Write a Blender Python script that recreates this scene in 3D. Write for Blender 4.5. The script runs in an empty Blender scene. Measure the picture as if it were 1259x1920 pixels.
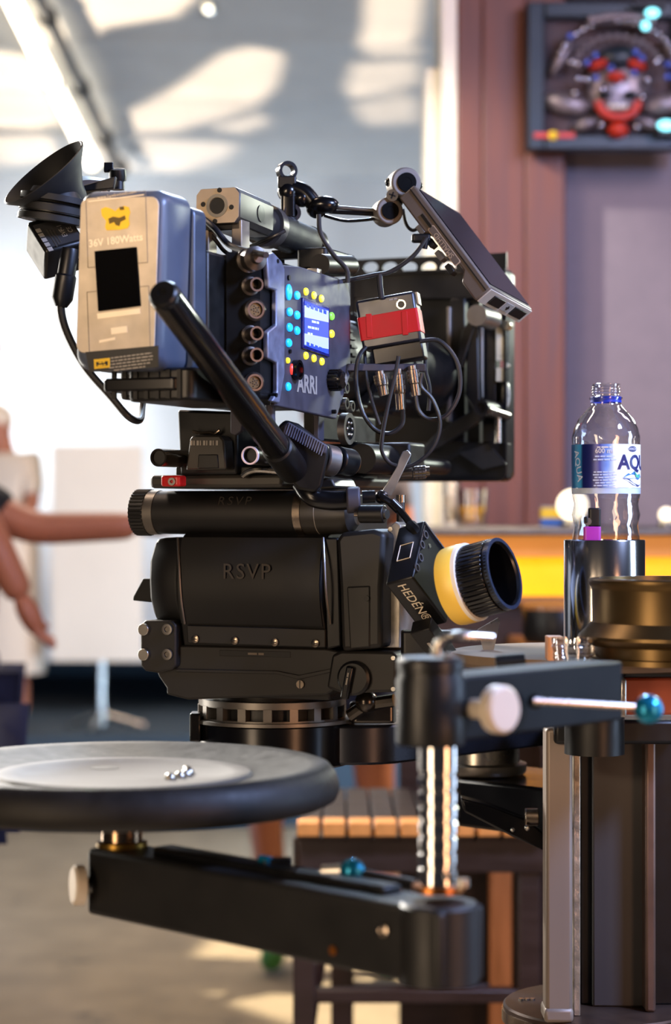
import bpy, bmesh, math, random
from mathutils import Vector, Matrix
random.seed(7)
SC = bpy.context.scene
COL = SC.collection
R = math.radians
# ---------------------------------------------------------------- camera
F = 4000.0; CX = 629.5; CY = 960.0; H = 1.3     # focal length in pixels of the 1259 x 1920 frame, eye height in metres
cam = bpy.data.cameras.new('camera'); camo = bpy.data.objects.new('camera', cam); COL.objects.link(camo)
camo.location = (0, 0, H); camo.rotation_euler = (R(90), 0, 0)
cam.sensor_fit = 'VERTICAL'; cam.sensor_height = 36.0; cam.lens = 36.0 * F / 1920.0
cam.clip_start = 0.05; cam.clip_end = 100
cam.dof.use_dof = True; cam.dof.focus_distance = 2.15; cam.dof.aperture_fstop = 4.4
SC.camera = camo
# ---------------------------------------------------------------- exposure
SC.view_settings.view_transform = 'Standard'; SC.view_settings.look = 'None'
SC.view_settings.exposure = 0.0; SC.view_settings.gamma = 1.0
SC.view_settings.use_curve_mapping = False
SC.cycles.use_denoising = True; SC.cycles.max_bounces = 8; SC.cycles.transparent_max_bounces = 16
SC.cycles.sample_clamp_indirect = 4.0; SC.cycles.caustics_reflective = False; SC.cycles.caustics_refractive = False
# ---------------------------------------------------------------- world and lights
w = bpy.data.worlds.new('night'); SC.world = w; w.use_nodes = True
w.node_tree.nodes['Background'].inputs[0].default_value = (0.32, 0.36, 0.5, 1)
w.node_tree.nodes['Background'].inputs[1].default_value = 0.06

def aim(o, target):
    d = Vector(target) - o.location
    o.rotation_euler = d.to_track_quat('-Z', 'Y').to_euler()

def light(name, kind, loc, target, color, power, size=0.3, angle=60, blend=0.5, size_y=None):
    l = bpy.data.lights.new(name, kind); o = bpy.data.objects.new(name, l); COL.objects.link(o)
    l.color = color; l.energy = power
    if kind == 'AREA':
        l.size = size
        if size_y: l.shape = 'RECTANGLE'; l.size_y = size_y
    else: l.shadow_soft_size = size
    if kind == 'SPOT': l.spot_size = R(angle); l.spot_blend = blend
    o.location = loc; aim(o, target); return o

WARM = (1.0, 0.74, 0.50); BLUE = (0.42, 0.55, 1.0); COOL = (0.62, 0.78, 1.0)
light('lamp_key_warm', 'SPOT', (-0.70, 0.30, 1.78), (-0.185, 1.93, 1.55), WARM, 135, 0.10, 10.5, 0.85)
light('lamp_front_warm', 'SPOT', (-0.45, 0.35, 1.55), (0.13, 1.98, 1.20), WARM, 60, 0.08, 11, 0.6)
light('lamp_low_softbox', 'AREA', (-1.05, 0.45, 1.15), (-0.15, 1.8, 1.1), WARM, 16, 0.40, size_y=1.4)
light('strip_orange', 'AREA', (1.02, 0.70, 1.2), (0.27, 2.0, 1.2), (1.0, 0.50, 0.26), 8, 0.24, size_y=1.0)  # added off-frame strip, puts an orange stripe on the steel cup
light('strip_blue', 'AREA', (1.25, 1.95, 1.3), (0.27, 2.05, 1.25), (0.55, 0.72, 1.0), 7, 0.24, size_y=0.9)  # added out of view for the cup's blue stripe
light('strip_white', 'AREA', (-1.1, 2.9, 1.3), (0.27, 2.05, 1.25), (1.0, 0.93, 0.82), 12, 0.2, size_y=1.1)  # added out of view to whiten the cup's left edge
light('lamp_blue_side', 'AREA', (1.35, 1.25, 2.35), (0.05, 2.2, 1.45), BLUE, 72, 0.35)
light('lamp_back_left', 'SPOT', (-1.45, 4.6, 2.35), (0.2, 2.3, 1.25), (1.0, 0.94, 0.86), 1000, 0.12, 50, 0.4)
light('lamp_back_right', 'SPOT', (1.15, 3.7, 1.9), (0.2, 2.6, 1.35), (0.92, 1.0, 0.86), 60, 0.1, 46, 0.4)
light('lamp_back_top', 'SPOT', (0.15, 4.3, 3.0), (0.05, 2.2, 1.4), COOL, 260, 0.15, 45, 0.5)
light('lamp_canopy_blue', 'AREA', (-2.43, 6.3, 0.44), (-0.1, 9.0, 3.0), (0.50, 0.68, 1.0), 52, 0.8)
light('lamp_canopy_warm', 'SPOT', (-3.14, 5.71, 1.157), (-0.21, 9.0, 3.09), (1.0, 0.80, 0.58), 2200, 0.02, 42, 0.3)
light('lamp_tarp_white', 'SPOT', (-2.15, 9.2, 1.6), (-1.35, 10.0, 1.95), (0.86, 0.94, 1.0), 170, 0.1, 96, 1.0)
light('lamp_tarp_blue', 'AREA', (0.55, 7.6, 0.5), (-0.4, 10.0, 2.0), (0.46, 0.70, 1.0), 38, 0.6)
light('lamp_wall_jamb', 'SPOT', (-0.95, 3.2, 2.9), (0.22, 4.6, 1.8), (1.0, 0.95, 0.82), 300, 0.08, 26, 0.6)
light('lamp_bar_wall', 'AREA', (1.5, 2.6, 2.6), (0.6, 4.6, 1.7), (0.85, 0.70, 0.84), 26, 0.6)
light('fill_bar_glasses', 'SPOT', (0.32, 3.75, 2.7), (0.27, 3.98, 1.3), (1.0, 0.9, 0.7), 110, 0.05, 14, 0.5)  # added spot that brightens the glasses; no such bar light known
light('lamp_floor', 'SPOT', (0.75, 6.2, 3.2), (0.75, 6.2, 0.0), (1.0, 0.86, 0.62), 1100, 0.03, 41, 0.1)
light('fill_board_warm', 'SPOT', (0.95, 6.6, 1.7), (-1.1, 9.0, 1.15), (1.0, 0.72, 0.55), 170, 0.2, 34, 0.6)  # added spot hidden behind the right wall, warms the pale board
light('lamp_floor_fill', 'AREA', (-0.5, 6.6, 3.2), (-0.4, 6.6, 0.0), (1.0, 0.84, 0.68), 55, 1.0)  # added fill that lifts the floor's brightness
light('lamp_people', 'AREA', (-0.7, 2.6, 2.7), (-0.9, 5.0, 0.9), (1.0, 0.74, 0.56), 26, 0.5)

# ---------------------------------------------------------------- pixel <-> place helpers
def at(px, py, Y):
    return Vector(((px - CX) / F * Y, Y, H - (py - CY) / F * Y))
def pm(npx, Y): return npx * Y / F
A = R(22.0)                                      # the film camera looks away and 22 degrees to the right
O = Vector((-0.0745, 2.3, 0.0))                  # foot of the pan axis
RM = Matrix.Translation(O) @ Matrix.Rotation(-A, 4, 'Z')
RI = RM.inverted()
ID = Matrix.Identity(4)
def ray(px, py):
    o = RI @ Vector((0, 0, H)); d = RI.to_3x3() @ Vector(((px - CX) / F, 1, (CY - py) / F)); return o, d
def side(px, py, c=0.105):                       # a point of the plane x = c of the rig
    o, d = ray(px, py); return o + d * ((c - o.x) / d.x)
def rear(px, py, c):                             # a point of the plane y = c of the rig
    o, d = ray(px, py); return o + d * ((c - o.y) / d.y)
def rdepth(p): return (RM @ Vector(p)).y

# ---------------------------------------------------------------- mesh builder
def frame(o, z, x=None):
    z = Vector(z).normalized()
    if x is None: x = Vector((1, 0, 0)) if abs(z.x) < .9 else Vector((0, 1, 0))
    x = Vector(x); x = (x - z * x.dot(z)).normalized(); y = z.cross(x)
    m = Matrix((x, y, z)).transposed().to_4x4(); m.translation = Vector(o); return m

class MB:
    def __init__(s): s.v = []; s.f = []
    def add(s, vs, fs, M=None):
        b = len(s.v); s.v += [(M @ Vector(p)) if M else Vector(p) for p in vs]
        s.f += [[i + b for i in q] for q in fs]; return s
    def box(s, c, d, M=None, taper=1.0):
        x, y, z = d[0] / 2, d[1] / 2, d[2] / 2; t = taper
        vs = [(-x, -y, -z), (x, -y, -z), (x, y, -z), (-x, y, -z), (-x * t, -y * t, z), (x * t, -y * t, z), (x * t, y * t, z), (-x * t, y * t, z)]
        vs = [Vector(p) + Vector(c) for p in vs]
        return s.add(vs, [(3, 2, 1, 0), (4, 5, 6, 7), (0, 1, 5, 4), (1, 2, 6, 5), (2, 3, 7, 6), (3, 0, 4, 7)], M)
    def prism(s, poly, h, M=None, z0=0.0):       # polygon in local xy, extruded z0..z0+h
        n = len(poly)
        if sum(poly[i][0] * poly[(i + 1) % n][1] - poly[(i + 1) % n][0] * poly[i][1] for i in range(n)) < 0: poly = poly[::-1]
        vs = [(p[0], p[1], z0) for p in poly] + [(p[0], p[1], z0 + h) for p in poly]
        fs = [list(range(n))[::-1], list(range(n, 2 * n))] + [(i, (i + 1) % n, n + (i + 1) % n, n + i) for i in range(n)]
        return s.add(vs, fs, M)
    def lathe(s, prof, n=32, M=None, sx=1.0, sy=1.0, closed=False):  # profile of (radius, z)
        vs = []; fs = []; idx = []
        for r, z in prof:
            if r < 1e-6: idx.append([len(vs)] * n); vs.append((0, 0, z))
            else:
                idx.append(list(range(len(vs), len(vs) + n)))
                vs += [(r * sx * math.cos(2 * math.pi * k / n), r * sy * math.sin(2 * math.pi * k / n), z) for k in range(n)]
        m = len(prof)
        for i in range(m if closed else m - 1):
            a, b = idx[i], idx[(i + 1) % m]
            for k in range(n):
                q = [a[k], a[(k + 1) % n], b[(k + 1) % n], b[k]]
                u = []
                for j in q:
                    if j not in u: u.append(j)
                if len(u) > 2: fs.append(u)
        if not closed:
            if prof[0][0] > 1e-6: fs.append(idx[0][::-1])
            if prof[-1][0] > 1e-6: fs.append(idx[-1])
        return s.add(vs, fs, M)
    def cyl(s, p, q, r, r2=None, n=24):
        p = Vector(p); q = Vector(q); return s.lathe([(r, 0), (r if r2 is None else r2, (q - p).length)], n, frame(p, q - p))
    def ring(s, c, axis, ro, ri, h, n=32):
        return s.lathe([(ri, -h / 2), (ro, -h / 2), (ro, h / 2), (ri, h / 2)], n, frame(c, axis), closed=True)
    def tube(s, pts, r, n=10, sm=6, close=False):
        pts = [Vector(p) for p in pts]
        if sm > 1: pts = spline(pts, sm)
        N = len(pts); rs = r if isinstance(r, (list, tuple)) else None
        t = [(pts[min(i + 1, N - 1)] - pts[max(i - 1, 0)]).normalized() for i in range(N)]
        up = t[0].orthogonal(); vs = []; fs = []
        for i in range(N):
            up = (up - t[i] * up.dot(t[i])).normalized(); b = t[i].cross(up)
            rr = r if rs is None else rs[0] + (rs[1] - rs[0]) * i / (N - 1)
            vs += [pts[i] + (up * math.cos(2 * math.pi * k / n) + b * math.sin(2 * math.pi * k / n)) * rr for k in range(n)]
        for i in range(N - 1):
            for k in range(n): fs.append((i * n + k, i * n + (k + 1) % n, (i + 1) * n + (k + 1) % n, (i + 1) * n + k))
        fs += [list(range(n))[::-1], [(N - 1) * n + k for k in range(n)]]
        return s.add(vs, fs)
    def ball(s, c, r, n=16, m=10, sc=(1, 1, 1), M=None):
        T = (M or ID) @ Matrix.Translation(c) @ Matrix.Diagonal((*sc, 1))
        return s.lathe([(r * math.sin(math.pi * i / m), -r * math.cos(math.pi * i / m)) for i in range(m + 1)], n, T)
    def rbox(s, c, d, r, M=None, seg=5, axis='z'):   # box with edges rounded along one axis
        x, y, z = d; P = {'z': (x, y, z), 'y': (x, z, y), 'x': (y, z, x)}[axis]
        poly = rrect(P[0], P[1], r, seg)
        fx = {'z': lambda p, h: (p[0], p[1], h), 'y': lambda p, h: (p[0], h, p[1]), 'x': lambda p, h: (h, p[0], p[1])}[axis]
        n = len(poly); h = P[2] / 2
        vs = [Vector(fx(p, -h)) + Vector(c) for p in poly] + [Vector(fx(p, h)) + Vector(c) for p in poly]
        fs = [list(range(n))[::-1], list(range(n, 2 * n))] + [(i, (i + 1) % n, n + (i + 1) % n, n + i) for i in range(n)]
        if axis == 'y': fs = [list(q)[::-1] for q in fs]
        return s.add(vs, fs, M)
    def mesh(s, name, off=None, M=None, sharp=35):
        me = bpy.data.meshes.new(name); o = Vector(off) if off is not None else Vector()
        me.from_pydata([tuple((M @ p if M else p) - o) for p in s.v], [], s.f); me.update()
        me.polygons.foreach_set('use_smooth', [True] * len(me.polygons)); me.set_sharp_from_angle(angle=R(sharp)); return me

def rrect(w, h, r, seg=5):
    P = []
    for cx, cy, a0 in ((w / 2 - r, h / 2 - r, 0), (-w / 2 + r, h / 2 - r, 90), (-w / 2 + r, -h / 2 + r, 180), (w / 2 - r, -h / 2 + r, 270)):
        P += [(cx + r * math.cos(R(a0 + 90 * i / seg)), cy + r * math.sin(R(a0 + 90 * i / seg))) for i in range(seg + 1)]
    return P
def circ(r, n=24, c=(0, 0)): return [(c[0] + r * math.cos(2 * math.pi * i / n), c[1] + r * math.sin(2 * math.pi * i / n)) for i in range(n)]
def spline(P, k):
    out = []; n = len(P)
    for i in range(n - 1):
        a, b, c, d = P[max(i - 1, 0)], P[i], P[i + 1], P[min(i + 2, n - 1)]
        for j in range(k):
            t = j / k
            out.append(0.5 * (2 * b + (c - a) * t + (2 * a - 5 * b + 4 * c - d) * t * t + (3 * b - a - 3 * c + d) * t ** 3))
    return out + [P[-1]]
_texts = {}
def text(s, size, M, bend=None, space=1.0, bold=0.0):   # flat print: letters in local xy, centred, M places them
    key = (s, space, bold)
    if s[0] == '#' and key not in _texts:            # print too small to read: short strokes, '#12' is twelve letters wide
        n = int(s[1:]); rr = random.Random(n); x = -n * .3; vs = []; fs = []
        while x < n * .3 - .1:
            w_ = min(rr.uniform(.8, 2.4), n * .3 - x); b = len(vs)
            vs += [Vector((x, -.22, 0)), Vector((x + w_, -.22, 0)), Vector((x + w_, .22, 0)), Vector((x, .22, 0))]; fs.append([b, b + 1, b + 2, b + 3]); x += w_ + .3
        _texts[key] = (vs, fs)
    if key not in _texts:
        c = bpy.data.curves.new('t', 'FONT'); c.body = s; c.size = 1; c.align_x = 'CENTER'; c.align_y = 'CENTER'; c.resolution_u = 3; c.space_character = space; c.offset = bold
        o = bpy.data.objects.new('t', c); COL.objects.link(o); bpy.context.view_layer.update()
        me = o.evaluated_get(bpy.context.evaluated_depsgraph_get()).to_mesh()
        _texts[key] = ([v.co.copy() for v in me.vertices], [list(p.vertices) for p in me.polygons])
        bpy.data.objects.remove(o); bpy.data.curves.remove(c)
    vs, fs = _texts[key]; mb = MB()
    P = [v * size for v in vs]
    if bend: P = [Vector((bend * math.sin(p.x / bend), p.y, bend * (math.cos(p.x / bend) - 1))) for p in P]
    return mb.add(P, fs, M)

# ---------------------------------------------------------------- things and parts
def link(name, me, mat=None, parent=None, bevel=0.0, seg=2):
    o = bpy.data.objects.new(name, me); COL.objects.link(o)
    if mat:
        me.materials.clear(); me.materials.append(mat)
    if parent: o.parent = parent
    if bevel:
        b = o.modifiers.new('edge', 'BEVEL'); b.width = bevel; b.segments = seg; b.limit_method = 'ANGLE'; b.angle_limit = R(40)
    return o
class Thing:
    def __init__(s, name, label, cat, base=(0, 0, 0), M=ID, group=None):
        s.M = M; s.base = Vector(base); s.root = bpy.data.objects.new(name, None); COL.objects.link(s.root)
        s.root.empty_display_size = .05
        s.root.matrix_world = M @ Matrix.Translation(s.base)
        s.root['label'] = label; s.root['category'] = cat
        if group: s.root['group'] = group
    def part(s, name, mb, mat, parent=None, bevel=0.0, label=None, sharp=35, seg=2):
        o = link(name, mb.mesh(name, s.base, sharp=sharp), mat, parent or s.root, bevel, seg)
        if label: o['label'] = label
        return o
    def many(s, name, mb, mat, mats, parent=None, bevel=0.0):     # alike pieces that share one mesh; mats place it in design space
        me = mb.mesh(name); out = []
        for m in mats:
            o = link(name, me, mat, parent or s.root, bevel); o.matrix_local = Matrix.Translation(-s.base) @ m; out.append(o)
        return out
def solo(name, mb, mat, label, cat, base=(0, 0, 0), M=ID, group=None, bevel=0.0, sharp=35):
    o = link(name, mb.mesh(name, base, sharp=sharp), mat, None, bevel); o.matrix_world = M @ Matrix.Translation(Vector(base))
    o['label'] = label; o['category'] = cat
    if group: o['group'] = group
    return o
def struct(name, mb, mat, parent=None, bevel=0.0, sharp=35):
    o = link(name, mb.mesh(name, sharp=sharp), mat, parent, bevel)
    if not parent: o['kind'] = 'structure'
    return o

# ---------------------------------------------------------------- materials
def lin(h):
    h = h.lstrip('#'); c = [int(h[i:i + 2], 16) / 255 for i in (0, 2, 4)]
    return tuple(x / 12.92 if x <= .04045 else ((x + .055) / 1.055) ** 2.4 for x in c) + (1,)
def mat(name, col, rough=.5, metal=0.0, var=0.12, scale=40.0, bump=0.0, emit=0.0, spec=.5, wear=None, stretch=None, coat=0.0):
    m = bpy.data.materials.new(name); m.use_nodes = True; nt = m.node_tree; N = nt.nodes; L = nt.links
    b = N['Principled BSDF']; c = lin(col) if isinstance(col, str) else tuple(col) + (1,)
    b.inputs['Base Color'].default_value = c; b.inputs['Roughness'].default_value = rough; b.inputs['Metallic'].default_value = metal
    b.inputs['Specular IOR Level'].default_value = spec; b.inputs['Coat Weight'].default_value = coat
    if emit: b.inputs['Emission Color'].default_value = c; b.inputs['Emission Strength'].default_value = emit
    tc = N.new('ShaderNodeTexCoord'); mp = N.new('ShaderNodeMapping'); L.new(tc.outputs['Object'], mp.inputs[0])
    if stretch: mp.inputs['Scale'].default_value = stretch
    n = N.new('ShaderNodeTexNoise'); n.inputs['Scale'].default_value = scale; n.inputs['Detail'].default_value = 5; L.new(mp.outputs[0], n.inputs[0])
    if var:
        hs = N.new('ShaderNodeHueSaturation'); hs.inputs['Color'].default_value = c
        mr = N.new('ShaderNodeMapRange'); mr.inputs[3].default_value = 1 - 2 * var; mr.inputs[4].default_value = 1 + 2 * var
        L.new(n.outputs[0], mr.inputs[0]); L.new(mr.outputs[0], hs.inputs['Value']); src = hs.outputs[0]
        if wear:                                 # worn spots of a second colour: (colour, threshold, noise scale)
            n2 = N.new('ShaderNodeTexNoise'); n2.inputs['Scale'].default_value = wear[2]; n2.inputs['Detail'].default_value = 8; n2.inputs['Roughness'].default_value = .7; L.new(mp.outputs[0], n2.inputs[0])
            r2 = N.new('ShaderNodeMapRange'); r2.inputs[1].default_value = wear[1]; r2.inputs[2].default_value = wear[1] + .06; L.new(n2.outputs[0], r2.inputs[0])
            mx = N.new('ShaderNodeMix'); mx.data_type = 'RGBA'; L.new(r2.outputs[0], mx.inputs[0]); L.new(src, mx.inputs[6]); mx.inputs[7].default_value = lin(wear[0]); src = mx.outputs[2]
        L.new(src, b.inputs['Base Color'])
        rr = N.new('ShaderNodeMapRange'); rr.inputs[3].default_value = max(.02, rough - var * .8); rr.inputs[4].default_value = min(1, rough + var * .8)
        L.new(n.outputs[0], rr.inputs[0]); L.new(rr.outputs[0], b.inputs['Roughness'])
    if bump:
        bp = N.new('ShaderNodeBump'); bp.inputs['Strength'].default_value = bump; bp.inputs['Distance'].default_value = .002
        L.new(n.outputs[0], bp.inputs['Height']); L.new(bp.outputs[0], b.inputs['Normal'])
    return m
def clear(name, tint=(1, 1, 1), facing=.12, bump=0.0, scale=60):   # thin clear plastic or glass: a transparent sheet with a glossy skin
    m = bpy.data.materials.new(name); m.use_nodes = True; nt = m.node_tree; N = nt.nodes; L = nt.links; N.clear()
    o = N.new('ShaderNodeOutputMaterial'); mx = N.new('ShaderNodeMixShader'); t = N.new('ShaderNodeBsdfTransparent'); g = N.new('ShaderNodeBsdfGlossy')
    t.inputs[0].default_value = tint + (1,); g.inputs['Roughness'].default_value = .06
    lw = N.new('ShaderNodeLayerWeight'); lw.inputs[0].default_value = .35
    mr = N.new('ShaderNodeMapRange'); mr.inputs[3].default_value = facing; mr.inputs[4].default_value = .85
    L.new(lw.outputs['Facing'], mr.inputs[0]); L.new(mr.outputs[0], mx.inputs[0]); L.new(t.outputs[0], mx.inputs[1]); L.new(g.outputs[0], mx.inputs[2]); L.new(mx.outputs[0], o.inputs[0])
    if bump:
        n = N.new('ShaderNodeTexNoise'); n.inputs['Scale'].default_value = scale; tc = N.new('ShaderNodeTexCoord'); L.new(tc.outputs['Object'], n.inputs[0])
        bp = N.new('ShaderNodeBump'); bp.inputs['Strength'].default_value = bump; bp.inputs['Distance'].default_value = .004; L.new(n.outputs[0], bp.inputs['Height'])
        L.new(bp.outputs[0], g.inputs['Normal']); L.new(bp.outputs[0], lw.inputs['Normal'])
    return m
K = {}
K['black'] = mat('black_plastic', '#09090a', .42, 0, .15, 60, spec=.4)
K['blackm'] = mat('black_anodised', '#0d0d0f', .38, .3, .15, 30, bump=.05)
K['head'] = mat('pan_head_paint', '#101011', .5, 0, .12, 25, bump=.08, spec=.4)
K['headg'] = mat('pan_head_grey', '#1c1b1a', .5, 0, .12, 25, bump=.08, spec=.4)
K['worn'] = mat('worn_black', '#121110', .5, 0, .2, 18, bump=.15, wear=('#4a443c', .68, 30))
K['rubber'] = mat('black_rubber', '#0c0c0e', .6, 0, .15, 50, bump=.1)
K['grip'] = mat('smooth_black_tube', '#08080a', .22, 0, .08, 20)
K['panel'] = mat('camera_panel', '#403f4a', .55, .25, .2, 60, bump=.05)
K['strip'] = mat('panel_strip', '#7a8096', .4, .5, .25, 90)
K['alu'] = mat('aluminium', '#b9b4ab', .28, 1, .1, 30)
K['steel'] = mat('brushed_steel', '#dcd8d3', .13, 1, .05, 12, stretch=(1, 1, .02))
K['greym'] = mat('grey_metal', '#77736e', .4, .8, .15, 40)
K['bronze'] = mat('bronze_anodised', '#6b5636', .33, .9, .08, 20)
K['silverlabel'] = mat('silver_label', '#b7ab9a', .5, .15, .18, 45, wear=('#7a7065', .7, 60))
K['batt'] = mat('battery_case', '#4a5262', .4, .1, .1, 30)
K['velcro'] = mat('velcro_loops', '#030303', .95, 0, .3, 900, bump=1.0, spec=.05)
K['yellow'] = mat('yellow_print', '#d9b21c', .6)
K['white'] = mat('white_print', '#e6e2da', .6, 0, .05)
K['greyp'] = mat('grey_print', '#8f8b85', .6, 0, .05)
K['matte'] = mat('matte_black', '#050505', .85, 0, .1, 40, spec=.12)
K['red'] = mat('red_tape', '#b40c16', .5, 0, .1, 30, bump=.3, spec=.25)
K['redp'] = mat('red_plastic', '#c01818', .35)
K['lemo'] = mat('nickel', '#a39484', .25, 1, .1, 60)
K['lime'] = mat('pale_yellow_ring', '#e8c24e', .45, 0, .06, 30)
K['blueball'] = mat('blue_anodised_ball', '#1a86ac', .22, .6, .05)
K['led_blue'] = mat('led_blue', '#1da8ff', .4, 0, 0, emit=1.2)
K['led_yellow'] = mat('led_yellow', '#f0dc3a', .4, 0, 0, emit=1.1)
K['led_green'] = mat('led_green', '#7fd94a', .4, 0, 0, emit=.8)
K['led_red'] = mat('led_red', '#ff4030', .4, 0, 0, emit=1.1)
K['clear'] = clear('clear_plastic', (.97, .98, 1), .10, .5, 45)
K['glass'] = clear('glass', (1, .98, .95), .15)
# ================================================================ SETTING
K['tarp'] = mat('tent_tarp', '#c9c6c2', .9, 0, .06, 6)
K['tarpw'] = mat('white_tarp', '#d6d6d6', .9, 0, .04, 5)
K['asphalt'] = mat('asphalt', '#a09078', .85, 0, .2, 7, bump=.3, wear=('#6b6458', .6, 2.5))
K['woodcol'] = mat('stained_wood', '#64392f', .5, 0, .3, 9, stretch=(4, 4, .35))
K['greywall'] = mat('grey_panel', '#7b6f78', .6, 0, .08, 20)
K['jamb'] = mat('white_jamb', '#e9e2d2', .6, 0, .05)
K['darkwall'] = mat('dark_wall', '#34404a', .8, 0, .2, 3)
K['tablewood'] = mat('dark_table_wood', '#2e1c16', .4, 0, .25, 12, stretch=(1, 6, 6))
K['litleg'] = mat('lit_leg_paint', '#a8622c', .45, 0, .25, 12, stretch=(6, 6, .6))  # same table wood; light on one leg painted in as orange
K['barwood'] = mat('bar_wood', '#9c6a3e', .35, 0, .25, 10, stretch=(.5, 4, 4))
K['amber'] = mat('backlit_amber_glass', '#ffb006', .3, 0, .25, 9, emit=1.15)
K['tube'] = mat('lit_tube', '#fff6df', .4, 0, 0, emit=5)
K['teal'] = mat('dark_teal_frame', '#16222c', .4, 0, .15, 20)
K['maskboard'] = mat('dark_red_board', '#3a2326', .6, 0, .3, 20)
K['tinwork'] = mat('beaten_tin', '#857b80', .4, .6, .35, 60, bump=.6)
K['maskred'] = mat('mask_red', '#c0301c', .4, 0, .15, 30)
K['bead'] = mat('mirror_bead', '#c8c8d8', .12, 1, 0)
K['beadblue'] = mat('blue_bead', '#5a74d8', .15, .6, 0)
K['cyan'] = mat('cyan_glow', '#8ff4ff', .4, 0, 0, emit=2.2)

# floor, back tarp, canopy
struct('floor', MB().box((0, 7, -.05), (12, 16, .1)), K['asphalt'])
struct('wall_back', MB().box((0, 12.1, 1.5), (12, .1, 3.0)), K['darkwall'])
def cano(px, py, drop=0.0):
    v = (CY - py) / F; Y = (3.575 - drop) / (v + .2); return at(px, py, Y)
def sag(x, y):
    g = .03 * math.sin(2.2 * x + .9 * y) * math.sin(1.6 * y + .6 * x)
    for k, (y0, a, wv) in enumerate(((9.46, .032, .4), (9.9, .03, .8), (8.93, .018, .3), (8.43, .018, .25))):
        yy = y0 + .05 * math.sin(wv * 4 * x + k) - .03 * x
        g += a * math.exp(-((y - yy) / .05) ** 2)
    return g
mb = MB(); nx, ny = 90, 150
for j in range(ny + 1):
    for i in range(nx + 1):
        x = -4.5 + 6.5 * i / nx; y = 4.9 + 5.18 * j / ny
        mb.v.append(Vector((x, y, 2.875 + (10 - y) * .2 - sag(x, y))))
for j in range(ny):
    for i in range(nx):
        a = j * (nx + 1) + i; mb.f.append([a, a + 1, a + nx + 2, a + nx + 1])
struct('ceiling', mb, K['tarp'])
mb = MB(); nx, nz = 60, 40
for j in range(nz + 1):
    for i in range(nx + 1):
        x = -4.5 + 7 * i / nx; z = .60 + 2.32 * j / nz
        mb.v.append(Vector((x, 10.0 + .025 * math.sin(9 * x + .7 * math.sin(4 * z)) + .012 * math.sin(23 * x), z)))
for j in range(nz):
    for i in range(nx):
        a = j * (nx + 1) + i; mb.f.append([a, a + 1, a + nx + 2, a + nx + 1])
struct('wall_tarp', mb, K['tarpw'])
# added unseen cut-out board that breaks the warm lamp into patches on the canopy
LC = Vector((-3.14, 5.71, 1.157)); CT = Vector((-.21, 9.0, 3.09)); nrm = (CT - LC).normalized(); P0 = LC + (CT - LC) * .4
Z_ = Vector((0, 0, 1)); FM = frame(P0, nrm, (1, 0, 0)); FI = FM.inverted()
holes = [[(60, -30), (395, -30), (330, 30), (200, 52), (110, 100), (65, 60)],
         [(-60, 90), (55, 110), (95, 170), (110, 232), (60, 242), (-60, 240)],
         [(180, 218), (250, 205), (330, 165), (420, 100), (480, 80), (545, 95), (535, 150), (500, 192), (430, 216), (340, 240), (200, 245)],
         [(400, 236), (510, 207), (515, 226), (470, 241)],
         [(120, 264), (300, 252), (460, 260), (430, 295), (350, 315), (200, 310)],
         [(690, -30), (805, -30), (800, 98), (700, 98)],
         [(680, 112), (800, 107), (800, 150), (690, 178), (664, 160)],
         [(675, 192), (790, 162), (790, 228), (690, 233)],
         [(-60, 258), (90, 252), (110, 298), (-60, 322)]]
cu = bpy.data.curves.new('gobo_board', 'CURVE'); cu.dimensions = '2D'; cu.fill_mode = 'BOTH'; cu.extrude = .003
def loop2(pts):
    sp = cu.splines.new('POLY'); sp.points.add(len(pts) - 1); sp.use_cyclic_u = True
    for p, q in zip(sp.points, pts): p.co = (q[0], q[1], 0, 1)
loop2([(-.88, -.88), (.8, -.88), (.8, .86), (-.88, .86)])
for h in holes:
    out = []
    for px, py in h:
        c = cano(px, py); d = c - LC; t = (P0 - LC).dot(nrm) / d.dot(nrm); q = FI @ (LC + d * t); out.append((q.x, q.y))
    loop2(out)
ob = bpy.data.objects.new('gobo_board', cu); COL.objects.link(ob); bpy.context.view_layer.update()
me = bpy.data.meshes.new_from_object(ob.evaluated_get(bpy.context.evaluated_depsgraph_get())); bpy.data.objects.remove(ob)
board = link('gobo_board', me, K['black']); board.matrix_world = FM; board['label'] = 'added black cut-out board out of view, shaping light on the canopy'; board['category'] = 'panel'
for nm_, mb_ in (('stand_pole', MB().cyl(P0 + nrm * .02 - Z_ * (P0.z - .02), P0 + nrm * .02 - Z_ * .88, .016)), ('stand_foot', MB().lathe([(.25, 0), (.25, .015), (.02, .03)], 32, Matrix.Translation((P0.x + nrm.x * .02, P0.y + nrm.y * .02, 0))))):
    o_ = link(nm_, mb_.mesh(nm_, M=FI), K['greym'], board)

# tent pole with a bright tube along it
t = Thing('tent_pole', 'grey tent pole running diagonally under the pale canopy', 'pole', cano(215, 300, .1))
p, q = cano(40, -70, .1), cano(222, 315, .1)
t.part('pole', MB().cyl(p, q, .03), K['greym'])
for f_ in (.22, .55, .82): t.part('clamp', MB().cyl(p.lerp(q, f_) - (q - p).normalized() * .02, p.lerp(q, f_) + (q - p).normalized() * .02, .04), K['black'])
t.part('end_joint', MB().ball(q, .05), K['greym'])
t = Thing('tube_lamp', 'long bright white tube lamp clipped along the tent pole', 'lamp', cano(178, 318, .15))
p, q = cano(-8, -60, .15), cano(176, 312, .15)
t.part('tube', MB().cyl(p.lerp(q, .02), q.lerp(p, .02), .03), K['tube'])
for f_ in (.0, .52, .98): t.part('end_cap', MB().cyl(p.lerp(q, f_), p.lerp(q, f_ + .02), .034), K['greym'])
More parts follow.
